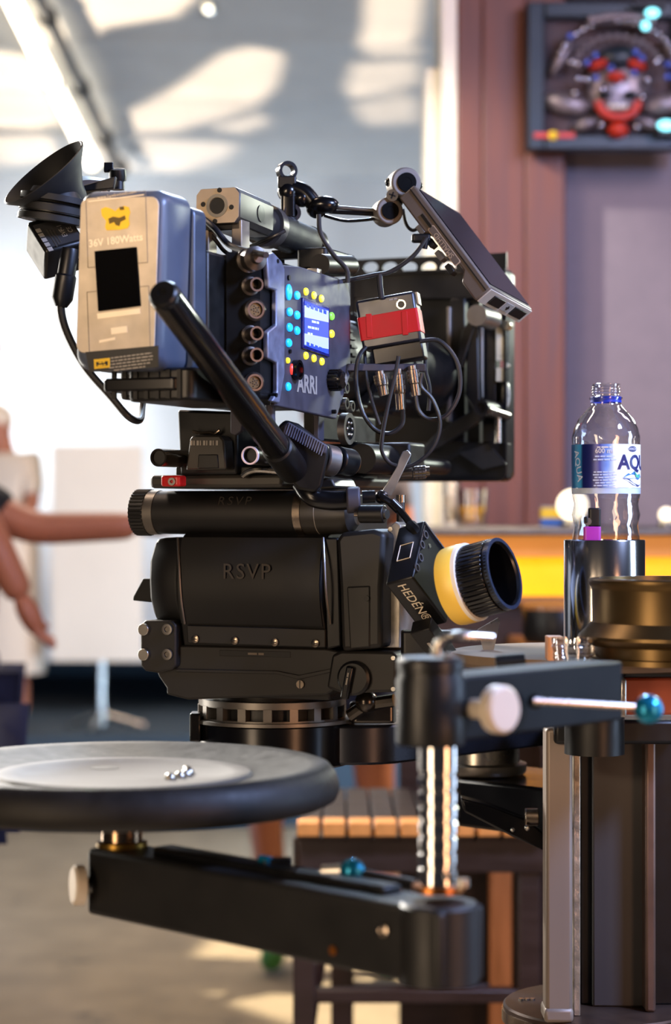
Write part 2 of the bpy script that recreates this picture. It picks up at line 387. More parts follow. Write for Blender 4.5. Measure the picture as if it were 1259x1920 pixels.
# small lamp at the top edge of the canopy
t = Thing('clip_lamp', 'small bright clip lamp at the top of the canopy', 'lamp', cano(385, 4, .05))
c = cano(385, 4, .05); t.part('lamp_shade', MB().lathe([(.012, 0), (.03, .035), (.034, .04), (.026, .036)], 24, frame(c, (.4, -.5, -.9))), K['alu']); t.part('glow_ball', MB().ball(c + Vector((.012, -.016, -.03)), .014), K['tube'])

# right wall: lit jamb, stained wood column, grey panel
def xat(px, Y): return (px - CX) / F * Y
def col(name, px0, px1, Y, depth, m, z0=0, z1=3.0, parent=None, bev=.003):
    x0, x1 = xat(px0, Y), xat(px1, Y)
    return struct(name, MB().box(((x0 + x1) / 2, Y + depth / 2, (z0 + z1) / 2), (x1 - x0, depth, z1 - z0)), m, parent, bev)
j = col('trim_1', 829, 858, 4.6, .3, K['jamb'])
col('trim_1_strip', 800, 826, 4.66, .24, K['jamb'], 0, 2.27, j)
col('trim_1_groove', 824, 831, 4.68, .22, K['tablewood'], 0, 3, j)
wc = col('trim_2', 858.5, 1060, 4.6, .3, K['woodcol'])
for a_, b_ in ((858.5, 905), (905.8, 985), (985.8, 1060)):
    col('plank', a_, b_, 4.594, .02, K['woodcol'], 0, 3, wc, .004)
col('wall_right', 1058, 1900, 4.69, .2, K['greywall'])
struct('trim_3', MB().box((xat(1160, 4.6) + .4, 4.66, 2.46), (1.1, .1, .1)), K['tablewood'], None, .004)

# framed ornamental mask
D = 4.54; def_at = lambda px, py, d=0: at(px, py, D - d)
t = Thing('framed_mask', 'glittering carved mask in a dark teal frame on the wall', 'picture', at(1140, 150, 4.6))
x0, x1 = 988, 1290; y0, y1 = 8, 284
t.part('backboard', MB().box(at(1140, 146, 4.57), (pm(300, 4.57), .02, pm(272, 4.57))), K['maskboard'])
for nm, (a_, b_, c_, d_) in {'l': (988, 1020, 8, 284), 'r': (1262, 1294, 8, 284), 't': (1020, 1262, 8, 38), 'b': (1020, 1262, 256, 284)}.items():
    t.part('frame_rail', MB().box(at((a_ + b_) / 2, (c_ + d_) / 2, 4.55), (pm(b_ - a_, 4.55), .05, pm(d_ - c_, 4.55))), K['teal'], bevel=.004)
t.part('nameplate', MB().box(at(1040, 254, 4.52), (pm(76, 4.52), .006, pm(9, 4.52))), K['maskred']); t.part('stud', MB().ball(at(1038, 254, 4.515), pm(9, 4.5), sc=(1, .5, 1)), K['yellow'])
def blob(name, px, py, rx, ry, m, d=.02, rot=0):
    t.part(name, MB().ball((0, 0, 0), 1, 20, 12, M=Matrix.Translation(def_at(px, py, d)) @ Matrix.Rotation(R(rot), 4, 'Y') @ Matrix.Diagonal((pm(rx, D), .022, pm(ry, D), 1))), m)
blob('face', 1158, 165, 58, 62, K['tinwork'], .0)
blob('brow', 1160, 108, 40, 22, K['teal'], .02); blob('nose', 1156, 145, 18, 11, K['maskred'], .035)
for s_ in (-1, 1):
    blob('cheek', 1158 + s_ * 36, 122, 20, 10, K['maskred'], .025, s_ * 20); blob('ear_wing', 1158 + s_ * 92, 195, 46, 22, K['tinwork'], .0, -s_ * 12)
    blob('hair_wing', 1158 + s_ * 104, 108, 13, 40, K['tinwork'], .0, -s_ * 30); blob('eye', 1158 + s_ * 24, 178, 13, 8, K['teal'], .03)
    blob('beard', 1158 + s_ * 55, 232, 30, 14, K['tinwork'], .0, s_ * 18)
pts = [def_at(1160 + 37 * math.cos(R(a_)), 190 + 30 * math.sin(R(a_)), .05) for a_ in range(0, 181, 15)]
t.part('mouth', MB().tube(pts, pm(9, D), 12, 2), K['maskred'])
for k in range(4): t.part('tooth', MB().ball(def_at(1146 + k * 9, 200, .05), pm(5, D)), K['white'])
blob('chin', 1160, 244, 20, 15, K['maskred'], .03)
big = MB().ball((0, 0, 0), pm(7, D), 12, 8); ms = []; mblue = []; mt = []
for k in range(17):
    a_ = R(200 + 140 * k / 16); ms.append(Matrix.Translation(def_at(1158 + 112 * math.cos(a_), 128 + 88 * math.sin(a_), .03)))
for k in range(13):
    a_ = R(205 + 130 * k / 12); mt.append(Matrix.Translation(def_at(1158 + 86 * math.cos(a_), 140 + 72 * math.sin(a_), .03)))
for px, py in ((1132, 168), (1205, 182), (1100, 150), (1085, 148), (1128, 235), (1195, 238), (1215, 150), (1078, 175), (1237, 110), (1232, 116), (1072, 117), (1083, 120)): ms.append(Matrix.Translation(def_at(px, py, .04)))
for px, py in ((1070, 68), (1102, 117), (1117, 104), (1146, 127), (1190, 137), (1118, 146), (1204, 109), (1192, 98), (1253, 121), (1253, 144)): mblue.append(Matrix.Translation(def_at(px, py, .05)))
t.many('bead', big, K['bead'], ms); t.many('bead', MB().ball((0, 0, 0), pm(6, D), 12, 8), K['tinwork'], mt); t.many('bead', big, K['beadblue'], mblue)
for k in range(9): t.part('crown_plate', MB().lathe([(pm(9, D), 0), (pm(7, D), .03), (0, .035)], 16, frame(def_at(1108 + k * 14, 48 - 7 * math.sin(math.pi * k / 8), .02), (0, -1, .3))), K['tinwork'])
t = Thing('cyan_glow', 'cyan glowing spot at the frame top', 'lamp', at(1228, 25, 4.5), group='cyan glows on the picture frame')  # cyan glow drawn as emissive balls; brackets added
t.part('glow_ball', MB().ball(at(1224, 24, 4.47), pm(11, 4.5), sc=(1.2, .6, .8)), K['cyan']); t.part('glow_ball', MB().ball(at(1211, 48, 4.47), pm(9, 4.5), sc=(.9, .6, 1)), K['cyan']); t.part('bracket', MB().box(at(1218, 10, 4.49), (pm(60, 4.5), .03, .01)), K['black'])
t = Thing('cyan_glow', 'cyan glowing spot low on the right of the frame', 'lamp', at(1252, 234, 4.5), group='cyan glows on the picture frame')
t.part('glow_ball', MB().ball(at(1250, 235, 4.47), pm(11, 4.5), sc=(1.5, .6, .9)), K['cyan']); t.part('bracket', MB().box(at(1262, 250, 4.49), (pm(50, 4.5), .03, .01)), K['black'])

# bar counter
zt = H - 28 / F * 3.9
t = Thing('bar_counter', 'bar counter with glowing amber front behind the bottle', 'counter', (.75, 4.0, 0))
bx0, bx1 = xat(752, 3.9), 1.7; bc = (bx0 + bx1) / 2; bw = bx1 - bx0
t.part('counter_top', MB().box((bc, 4.1, zt - .008), (bw + .02, .46, .016)), K['greym'], bevel=.004)
K['lipglow'] = mat('lip_glow_paint', '#d88a3c', .35, 0, .2, 9, emit=.65)  # amber glow falling on the bar lip, painted as emission
def bz(py, Y=3.9): return H - (py - CY) / F * Y
t.part('front_lip', MB().box((bc, 3.95, (bz(1003) + bz(1046)) / 2), (bw, .02, bz(1003) - bz(1046))), K['lipglow'], bevel=.003)
t.part('light_panel', MB().box((bc, 3.99, (bz(1040) + bz(1128)) / 2), (bw, .02, bz(1040) - bz(1128))), K['amber'])
t.part('front_rail', MB().box((bc, 3.95, (bz(1120) + bz(1136)) / 2), (bw, .03, bz(1120) - bz(1136))), K['barwood'], bevel=.003)
t.part('front_panel', MB().box((bc, 3.98, bz(1134) / 2), (bw, .04, bz(1134))), K['tablewood'])
zl = H - 245 / F * 3.7
t.part('ledge', MB().box((bc + .1, 3.78, zl - .02), (bw - .2, .36, .04)), K['barwood'], bevel=.004)
t.part('ledge_support', MB().box((bc + .1, 3.86, (zl - .04) / 2), (bw - .3, .1, zl - .04)), K['tablewood'])
# pot, glass, packet
c = at(1048, 1132, 3.72); c.z = zl
t = Thing('round_pot', 'round black pot with a shiny lid in front of the amber bar', 'pot', c)
r_ = pm(68, 3.72); hh = bz(1134, 3.72) - zl
t.part('body', MB().lathe([(r_ * .9, 0), (r_, hh * .2), (r_, hh * .85), (r_ * .97, hh * .9)], 40, Matrix.Translation(c)), K['black']); t.part('lid', MB().lathe([(r_ * 1.02, hh * .88), (r_ * 1.02, hh), (r_ * .9, hh * 1.03), (0, hh * 1.04)], 40, Matrix.Translation(c)), K['barwood'])
def tumbler(px, py0, py1, hw, Y, label, liquid):
    c = at(px, py1, Y); c.z = zt; r1 = pm(hw, Y); h_ = pm(py1 - py0, Y)
    t = Thing('drinking_glass', label, 'glass', c, group='glasses on the bar')
    t.part('tumbler', MB().lathe([(0, 0), (r1 * .8, 0), (r1, h_), (r1 * .93, h_), (r1 * .76, .008), (0, .009)], 28, Matrix.Translation(c)), K['glass'])
    t.part('drink', MB().lathe([(0, .01), (r1 * .75, .01), (r1 * .86, h_ * .55), (0, h_ * .56)], 28, Matrix.Translation(c)), liquid)
K['drink'] = mat('lit_yellow_drink', '#f2b43c', .15, 0, .1, 30); K['milk'] = mat('pale_drink', '#f3e6cf', .3, 0, .05)
tumbler(886, 916, 986, 31, 3.97, 'glass with a yellow drink on the bar, right of a taller one', K['drink'])
tumbler(848, 880, 986, 18, 4.03, 'tall pale glass on the bar next to the yellow drink', K['milk'])
c = at(1037, 985, 4.0); c.z = zt
t = Thing('small_packet', 'yellow and blue packet standing on the bar behind the bottle', 'box', c)
w_ = pm(46, 4.0); h_ = pm(38, 4.0)
t.part('blue_base', MB().box(c + Vector((0, 0, h_ * .2)), (w_, .03, h_ * .4)), mat('packet_blue', '#28569c', .5), bevel=.001); t.part('yellow_top', MB().box(c + Vector((0, 0, h_ * .65)), (w_ * .98, .029, h_ * .5)), K['yellow'], bevel=.001); t.part('lid', MB().box(c + Vector((0, 0, h_ * .95)), (w_, .03, h_ * .1)), K['greyp'], bevel=.001)
c = at(1074, 985, 3.98); c.z = zt
t = Thing('table_lamp', 'small round glowing lamp on the bar behind the bottle', 'lamp', c, group='small glowing lamps on the bar')
t.part('base', MB().lathe([(.02, 0), (.02, .01), (.01, .015), (.01, .03)], 20, Matrix.Translation(c)), K['alu']); t.part('globe', MB().ball(c + Vector((0, 0, .04)), .029), mat('globe_glow', '#fff0d0', .5, 0, 0, emit=2.5))
c = at(1250, 985, 3.98); c.z = zt
t = Thing('table_lamp', 'small glowing lamp on the bar at the right edge', 'lamp', c, group='small glowing lamps on the bar')
t.part('base', MB().lathe([(.016, 0), (.016, .008), (.008, .012)], 20, Matrix.Translation(c)), K['alu']); t.part('globe', MB().ball(c + Vector((0, 0, .022)), .014), mat('globe_glow_small', '#fff0d0', .5, 0, 0, emit=2.0))

# dark wooden table with plank top
YT = 3.4; tz = H - 592 / F * YT; tx0, tx1 = xat(555, YT), xat(1035, YT)
t = Thing('bar_table', 'dark wooden table with a plank top behind the dolly arm', 'table', ((tx0 + tx1) / 2, YT + .25, 0))
n = 10; pw = (tx1 - tx0) / n
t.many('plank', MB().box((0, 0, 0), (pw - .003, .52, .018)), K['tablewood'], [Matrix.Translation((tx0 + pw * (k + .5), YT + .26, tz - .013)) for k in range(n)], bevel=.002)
t.many('edge_block', MB().box((0, 0, 0), (pw - .006, .06, .022)), mat('edge_glow_paint', '#d08a44', .5, 0, .15, 30), [Matrix.Translation((tx0 + pw * (k + .5), YT - .005, tz + .002)) for k in range(n)], bevel=.002)  # orange light along the table edge painted into the blocks' colour
az = H - 680 / F * YT
t.part('apron', MB().box(((tx0 + tx1) / 2, YT + .03, (tz - .02 + az) / 2), (tx1 - tx0 - .01, .025, tz - .02 - az)), K['tablewood'], bevel=.002)
t.part('apron', MB().box(((tx0 + tx1) / 2, YT + .48, (tz - .02 + az) / 2), (tx1 - tx0 - .01, .025, tz - .02 - az)), K['tablewood'], bevel=.002)
for px, Y, m in ((571, YT + .05, 'tablewood'), (642, YT + .47, 'tablewood'), (992, YT + .05, 'tablewood'), (938, YT + .47, 'litleg')):
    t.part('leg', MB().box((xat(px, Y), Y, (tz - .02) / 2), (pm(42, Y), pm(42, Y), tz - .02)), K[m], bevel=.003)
z_ = H - 905 / F * (YT + .05)
t.part('stretcher', MB().box(((xat(571, YT + .05) + xat(992, YT + .05)) / 2, YT + .05, z_), (xat(992, YT + .05) - xat(571, YT + .05), .03, .022)), K['tablewood'], bevel=.003)
z_ = H - 898 / F * (YT + .47)
t.part('stretcher', MB().box(((xat(642, YT + .47) + xat(938, YT + .47)) / 2, YT + .47, z_), (xat(938, YT + .47) - xat(642, YT + .47), .03, .03)), K['tablewood'], bevel=.003)
c0, c1 = Vector((xat(571, YT + .05), YT + .05, .42)), Vector((xat(642, YT + .47), YT + .47, .52))
t.part('brace', MB().tube([c0, c0.lerp(c1, .5) + Vector((-.005, 0, .07)), c1], .012, 8, 6), K['tablewood'])
# white board on a stand
YB = 9.0; ZS = .38
struct('trim_4', MB().box((-1.6, 10.4, ZS / 2), (5.6, 3.2, ZS)), K['darkwall'], None, .01)
t = Thing('reflector_board', 'large pale board on a thin stand behind the outstretched arm', 'board', (xat(190, YB), YB + .1, ZS))
t.part('board', MB().box((xat(183, YB), YB, (bz(835, YB) + bz(1240, YB)) / 2), (pm(170, YB), .02, pm(405, YB)), None), mat('foam_board', '#d9cdbd', .85, 0, .04, 4), bevel=.002)
t.part('pole', MB().cyl((xat(190, YB), YB + .03, ZS + .02), (xat(190, YB), YB + .03, bz(1100, YB)), pm(8, YB)), K['alu'])
for k in range(3):
    a_ = R(120 * k + 20); b_ = Vector((xat(190, YB), YB + .03, ZS))
    t.part('leg', MB().tube([b_ + Vector((0, 0, .07)), b_ + Vector((.19 * math.cos(a_), .19 * math.sin(a_) * .6, .012))], .011, 8, 1), K['alu'])
t.part('clamp', MB().box((xat(190, YB), YB + .025, bz(1225, YB)), (.05, .04, .05)), K['black'], bevel=.003)
# ================================================================ CINEMA CAMERA (rig frame: x right, y along the lens, z up)
C = 0.105
def sp(px, py, c=C): return side(px, py, c)
X1 = Vector((1, 0, 0)); Y1 = Vector((0, 1, 0)); Z1 = Vector((0, 0, 1))
def yz(pts, c=C):
    return [(q.y, q.z) for q in (side(px, py, c) for px, py in pts)]
# maps polygon (y,z) extruded towards +x : local x->y, local y->z, local z->x
def SX(x): return Matrix(((0, 0, 1, x), (1, 0, 0, 0), (0, 1, 0, 0), (0, 0, 0, 1)))
def disc(px, py, rpx, h, c=C, n=20, rin=0, sink=.0005):
    p = sp(px, py, c); r = pm(rpx, rdepth(p)); return MB().cyl(p - X1 * sink, p + X1 * h, r, n=n)
yS = sp(487, 620).y                                   # where the connector chamfer meets the right side
p1 = sp(487, 620)
def chamf(px, py, d=0.0):                            # on the 45 degree connector face
    n = Vector((1, -1, 0)).normalized(); o, dd = ray(px, py); p0 = Vector((C, yS, 0)) + n * d
    return o + dd * ((p0 - o).dot(n) / dd.dot(n))
NC = Vector((1, -1, 0)).normalized()
cl = chamf(438, 620); yR = cl.y                       # rear end of the chamfer
cam_t = Thing('cinema_camera', 'black digital cinema camera with glowing side buttons on the pan head', 'camera', (0, 0, sp(560, 780).z), RM)
zt_ = sp(500, 476).z; zb_ = sp(515, 757).z
# body: plan outline extruded
mb = MB().prism([(-.035, yR), (cl.x, yR), (C - .002, yS), (C - .002, sp(640, 700).y), (C - .03, sp(650, 700).y + .03), (-.035, sp(650, 700).y + .03)], zt_ - zb_ - .012, Matrix.Translation((0, 0, zb_ + .004)))
cam_t.part('body', mb, K['black'], bevel=.004)
# side panel
pan = cam_t.part('side_panel', MB().prism(yz([(524, 497), (560, 500), (650, 528), (655, 560), (655, 700), (628, 786), (512, 760), (524, 700)]), .006, SX(C - .004)), K['panel'], bevel=.0015)
st = cam_t.part('rear_plate', MB().prism(yz([(492, 478), (505, 474), (520, 490), (526, 505), (526, 700), (516, 757), (502, 752), (512, 735), (512, 680), (494, 672), (494, 622), (510, 610), (510, 545), (496, 540)]), .006, SX(C - .001)), K['strip'], bevel=.0015)
for px, py in ((512, 490), (509, 741), (620, 772)): cam_t.part('screw', disc(px, py, 4, .006, n=14), K['black'])
# LCD
q = yz([(561, 558), (611, 577), (611, 670), (561, 653)]); lcd = cam_t.part('screen_bezel', MB().prism(q, .0035, SX(C + .001)), mat('bezel_blue_black', '#1a2068', .25), bevel=.0008)
m = bpy.data.materials.new('menu_screen'); m.use_nodes = True; N = m.node_tree.nodes; L = m.node_tree.links
b = N['Principled BSDF']; tc = N.new('ShaderNodeTexCoord'); sx = N.new('ShaderNodeSeparateXYZ'); L.new(tc.outputs['Generated'], sx.inputs[0])
rp = N.new('ShaderNodeValToRGB'); rp.color_ramp.interpolation = 'CONSTANT'; el = rp.color_ramp.elements
el[0].position = 0; el[0].color = lin('#3a56d8'); el[1].position = .1; el[1].color = lin('#cfe6ff')
for p_, c_ in ((.33, '#4a6fe0'), (.66, '#d8ecff'), (.9, '#3a4fd0')):
    e = el.new(p_); e.color = lin(c_)
L.new(sx.outputs[2], rp.inputs[0]); L.new(rp.outputs[0], b.inputs['Emission Color']); b.inputs['Emission Strength'].default_value = 1.1; b.inputs['Base Color'].default_value = (.02, .03, .1, 1); b.inputs['Roughness'].default_value = .2
cam_t.part('screen', MB().prism(yz([(563.5, 564), (608, 581), (608, 664), (563.5, 648)]), .0006, SX(C + .0045)), m, lcd)
K['screenprint'] = mat('screen_print', '#bcd6ff', .5, 0, 0, emit=.8); K['screenblue'] = mat('screen_print_blue', '#2b49c8', .5, 0, 0, emit=.6)
def side_text(s, px, py, hpx, c, m, parent, name='lettering', roll=0, bold=0):
    p = sp(px, py, c); M = frame(p, X1, Y1) @ Matrix.Rotation(R(roll), 4, 'Z')
    return cam_t.part(name, text(s, pm(hpx, rdepth(p)) / .72, M, bold=bold), m, parent)
side_text('#6', 592, 604, 7, C + .0054, K['screenprint'], lcd); side_text('#9', 588, 615, 7, C + .0054, K['screenprint'], lcd); side_text('#4', 582, 626, 7, C + .0054, K['screenprint'], lcd)
for k in range(5): cam_t.part('menu_tab', MB().prism(yz([(566 + 8 * k, 569 + 3 * k), (571 + 8 * k, 571 + 3 * k), (571 + 8 * k, 578 + 3 * k), (566 + 8 * k, 576 + 3 * k)]), .0003, SX(C + .0052)), K['screenblue'], lcd)
for k in range(5): cam_t.part('menu_tab', MB().prism(yz([(566 + 8 * k, 641 + 3 * k), (571 + 8 * k, 643 + 3 * k), (571 + 8 * k, 651 + 3 * k), (566 + 8 * k, 649 + 3 * k)]), .0003, SX(C + .0052)), K['screenblue'], lcd)
# buttons
def btn(px, py, ry, m, rx=None, parent=None, nm='button'):
    p = sp(px, py); r = pm(ry, rdepth(p)); s_ = 1.0 if rx is None else rx
    M = frame(p + X1 * .001, X1, Y1)
    return cam_t.part(nm, MB().lathe([(r, 0), (r, .0025), (r * .8, .0035), (0, .0037)], 18, M, sx=s_), m, parent)
btn(537, 548, 15, K['led_blue'], .75)
for px, py in ((552.5, 554), (538.5, 585), (552.5, 591), (538.5, 614), (552.5, 620), (537, 643)): btn(px, py, 8.0, K['led_blue'], 1.35)
btn(536, 725, 8, K['led_blue'], 1.15)
for px, py in ((569, 547), (584, 554), (598, 560), (569, 667), (584, 672), (599, 678)): btn(px, py, 7.2, K['led_yellow'], 1.15)
btn(617.5, 593, 7.5, K['led_green'], 1.3); btn(617.5, 626, 7.5, K['led_yellow'], 1.3); btn(535, 676, 5.5, K['led_yellow'], .9)
p = sp(549, 694); r = pm(19, rdepth(p))
g = cam_t.part('record_guard', MB().ring(p + X1 * .004, X1, r, r * .72, .008), K['grip']); btn(545, 693, 12, K['led_red'], .95, g, 'record_button')
cam_t.part('peephole', disc(537, 521, 5, .004), K['black']); cam_t.part('peephole', disc(539, 659, 4, .004), K['black'])
# brand letters on the panel
side_text('ARRI', 577, 722, 33, C + .0025, K['greyp'], pan, bold=.035)
# jog wheel
p = sp(617, 713); r = pm(19, rdepth(p)); jw = cam_t.part('jog_wheel', MB().lathe([(r * .95, 0), (r, .004), (r, .012), (r * .85, .016), (0, .017)], 28, frame(p, X1)), K['grip'])
cam_t.many('grip_rib', MB().box((0, 0, .006), (.0016, .0022, .012)), K['black'], [frame(p, X1) @ Matrix.Rotation(2 * math.pi * k / 16, 4, 'Z') @ Matrix.Translation((r, 0, .001)) for k in range(16)], jw)
for k in range(9):
    cam_t.part('index_line', MB().box((0, r * .5, .0172), (.0006, r * .55, .0004), frame(p, X1) @ Matrix.Rotation(R(-40 + 12 * k - 90), 4, 'Z')), K['greyp'], jw)
for px, py, rr in ((641, 727, 11), (641, 757, 11), (652, 762, 10)):
    p = sp(px, py, C - .002); r = pm(rr, rdepth(p)); jk = cam_t.part('audio_jack', MB().ring(p + X1 * .003, X1, r, r * .62, .007), K['alu']); cam_t.part('jack_core', MB().cyl(p, p + X1 * .003, r * .6, n=16), K['black'], jk)
p = sp(650, 804, C - .006); r = pm(30, rdepth(p)); dl = cam_t.part('round_port', MB().ring(p, X1, r, r * .7, .008), K['greym']); cam_t.part('port_face', MB().cyl(p - X1 * .002, p + X1 * .002, r * .7), K['black'], dl)
cam_t.many('pin', MB().ball((0, 0, 0), .0022, 8, 6), K['alu'], [frame(p + X1 * .003, X1) @ Matrix.Rotation(R(60 * k), 4, 'Z') @ Matrix.Translation((r * .42, 0, 0)) for k in range(6)], dl)
K['conn'] = mat('dark_connector_metal', '#5a5450', .3, .9, .1, 60)
# connectors on the chamfer
cf = cam_t.part('connector_plate', MB().add([chamf(425, 472, .0015), chamf(488, 476, .0015), chamf(488, 757, .0015), chamf(425, 752, .0015), chamf(425, 472, -.002), chamf(488, 476, -.002), chamf(488, 757, -.002), chamf(425, 752, -.002)], [(0, 3, 2, 1), (4, 5, 6, 7), (0, 1, 5, 4), (1, 2, 6, 5), (2, 3, 7, 6), (3, 0, 4, 7)]), K['matte'])
def bnc(px, py, rp_, L_=.02, core='black'):
    p = chamf(px, py, .0015); s_ = rdepth(p); r = pm(rp_, s_); q = p + NC * L_
    o = cam_t.part('bnc_connector', MB().lathe([(r * 1.05, 0), (r * 1.05, .003), (r * .78, .004), (r * .78, L_), (r * .58, L_), (r * .58, L_ * .4), (0, L_ * .4)], 24, frame(p, NC)), K['conn'], cf)
    return o
for px, py in ((468, 537), (468, 628), (468, 668)): bnc(px, py, 17)
def lemo_socket(px, py, rp_):
    p = chamf(px, py, .0015); r = pm(rp_, rdepth(p))
    o = cam_t.part('round_socket', MB().lathe([(r, 0), (r, .006), (r * .8, .008), (r * .62, .008), (r * .62, .003), (0, .003)], 28, frame(p, NC)), K['conn'])
    cam_t.part('socket_core', MB().cyl(p + NC * .003, p + NC * .006, r * .55), mat('gold_core', '#5f4a26', .5, .5), o)
    cam_t.many('pin', MB().ball((0, 0, 0), r * .07, 8, 5), K['black'], [frame(p + NC * .006, NC) @ Matrix.Rotation(R(36 * k), 4, 'Z') @ Matrix.Translation((r * (.36 if k % 2 else .18), 0, 0)) for k in range(10)], o)
lemo_socket(475, 582, 21); lemo_socket(473, 718, 20)
p = chamf(464, 489, .0015); cam_t.part('bnc_connector', MB().lathe([(.012, 0), (.012, .004), (.0095, .005), (.0095, .011), (.0115, .012), (.0115, .022), (.006, .024), (.005, .03)], 24, frame(p, NC)), K['conn'])
# flat rear face of the body with plate and battery mount
YR = yR - .002
def rprism(pts, y0, y1):                              # polygon in pixels on plane y=y0 extruded forward to y1
    qs = [rear(px, py, y0) for px, py in pts]; n = len(qs)
    mb = MB().add([Vector((v.x, y0, v.z)) for v in qs] + [Vector((v.x, y1, v.z)) for v in qs], [])
    a = sum(qs[i].x * qs[(i + 1) % n].z - qs[(i + 1) % n].x * qs[i].z for i in range(n))
    fs = [list(range(n)), list(range(n, 2 * n))[::-1]] + [((i + 1) % n, i, n + i, n + (i + 1) % n) for i in range(n)]
    if a < 0: fs = [list(f)[::-1] for f in fs]
    mb.f = fs; return mb
YB_ = -.40
xr = rear(303, 520, YB_).x; xl = rear(140, 520, YB_).x
yP = None
for k in range(400):                                   # battery depth: where its right side ends at pixel 356
    y_ = YB_ + k * .0005; v = RM @ Vector((xr, y_, 1.5))
    if CX + v.x / v.y * F > 356: yP = y_; break
for k in range(400):
    y_ = yP + k * .0005; v = RM @ Vector((xr + .004, y_, 1.5))
    if CX + v.x / v.y * F > 388: yQ = y_; break
zt1, zb1 = rear(220, 355, YB_).z, rear(220, 694, YB_).z
cam_t.part('battery_plate', MB().rbox(((xl + xr) / 2 + .004, (yP + yQ) / 2, (zt1 + zb1) / 2 - .004), (xr - xl, yQ - yP - .001, zt1 - zb1 - .012), .008, axis='y'), mat('plate_grey_blue', '#4c5666', .35, .4), bevel=.002)
cam_t.part('rear_housing', MB().box(((xl + xr) / 2 + .018, (yQ + yR) / 2 + .01, (zt_ + zb_) / 2 + .006), (xr - xl - .026, yR - yQ + .02, zt_ - zb_ - .02)), K['black'], bevel=.003)
# stepped base under the battery and fan body
cam_t.part('base_step', MB().rbox(((xl + xr) / 2 + .012, (YB_ + yP) / 2 + .018, zb1 - .012), (xr - xl - .012, yP - YB_ - .0, .012), .006), K['blackm'], bevel=.002)
cam_t.part('fan_body', MB().rbox(((xl + xr) / 2 + .03, (yP + yR) / 2, sp(450, 742, .05).z), (xr - xl - .02, .14, .03), .01), K['black'], bevel=.003)
cam_t.many('fan_rib', MB().box((0, 0, 0), (.004, .003, .026)), K['blackm'], [Matrix.Translation(((xl + xr) / 2 - .015 + .011 * k, (yP + yR) / 2 - .071, sp(450, 742, .05).z)) for k in range(7)])
# top handle: rear end block, tube, ring, front tube
hx = .036; h0 = rear(411, 386, -.20); h0.x = hx; h1y = .03; hz1 = side(572, 455, hx).z
hd = Vector((0, h1y + .2, hz1 - h0.z)); HM = frame(Vector((hx, -.2, h0.z)), hd, X1); hl = hd.length     # local x right, y = z cross x
hb = cam_t.part('handle_block', MB().prism([(-.024, -.012), (-.019, -.018), (.019, -.018), (.024, -.012), (.024, .012), (.019, .018), (-.019, .018), (-.024, .012)], hl * .36, HM), mat('handle_block_shade', '#3a3733', .4, .5), bevel=.0015)  # shade on the block's sides painted in; its end is the same metal
hf = cam_t.part('handle_lit_end', MB().prism([(-.023, -.0115), (-.0185, -.0172), (.0185, -.0172), (.023, -.0115), (.023, .0115), (.0185, .0172), (-.0185, .0172), (-.023, .0115)], .0008, HM, z0=-.0008), mat('handle_face_lit', '#a8977f', .45, .3), hb)  # light on the block's end painted as a paler thin plate
cam_t.part('socket_ring', MB().ring(HM @ Vector((0, 0, -.0012)), hd, .0115, .0085, .002), K['alu'], hb); cam_t.part('socket_hole', MB().cyl(HM @ Vector((0, 0, .002)), HM @ Vector((0, 0, -.0014)), .0082), K['black'], hb)
cam_t.many('screw', MB().cyl((0, 0, .001), (0, 0, -.0016), .0025, n=12), K['black'], [HM @ Matrix.Rotation(R(90 * k + 8), 4, 'Z') @ Matrix.Translation((.0155, 0, 0)) for k in range(4)], hb)
cam_t.part('side_hole', MB().cyl(HM @ Vector((.0235, 0, hl * .22)), HM @ Vector((.0247, 0, hl * .22)), .0085, n=20), K['black'], hb)
hg = cam_t.part('handle_tube', MB().cyl(HM @ Vector((0, 0, hl * .35)), HM @ Vector((0, 0, hl)), .0185), K['rubber'])
cam_t.part('strap_ring', MB().ring(HM @ Vector((0, 0, hl * .52)), hd, .0225, .018, .014), K['greym'], hg)
cam_t.part('tube_end', MB().lathe([(.0195, 0), (.0195, .012), (.017, .015), (0, .015)], 28, HM @ Matrix.Translation((0, 0, hl))), K['black'], hg)
# handle feet
zh = h0.z - .016
for nm, y_, w_ in (('handle_foot', -.185, .02), ('handle_foot', -.01, .012)):
    z2 = h0.z + (hz1 - h0.z) * ((y_ + .2) / hd.y) - .015
    for sx_ in (-.018, .018): cam_t.part(nm, MB().box((hx + sx_, y_, (z2 + zt_) / 2 - .004), (.011, w_, z2 - zt_ + .012)), mat('foot_metal', '#857a6c', .4, .5) if y_ < -.1 else K['black'], bevel=.001)
    cam_t.part('foot_bridge', MB().box((hx, y_, z2 - .004), (.044, w_, .008)), K['blackm'], bevel=.001)
cam_t.part('top_rail', MB().box((hx, -.06, zt_ + .003), (.05, .24, .012)), K['blackm'], bevel=.002)
cam_t.part('top_block', MB().rbox((.07, .0, sp(640, 500, .07).z), (.035, .085, .022), .006), K['black'], bevel=.002)
cam_t.part('rod_cap', MB().cyl(sp(600, 496, .09), sp(655, 498, .09), .011), K['black']); cam_t.part('tiny_latch', MB().box(sp(590, 515, .1), (.012, .012, .012)), K['alu'], bevel=.001)
# viewfinder bracket arm on the far left
vb = Vector((-.09, yR + .06, zt_ + .02))
cam_t.part('finder_arm', MB().box((-.06, yR + .06, zt_ + .012), (.12, .022, .014)), K['black'], bevel=.002)

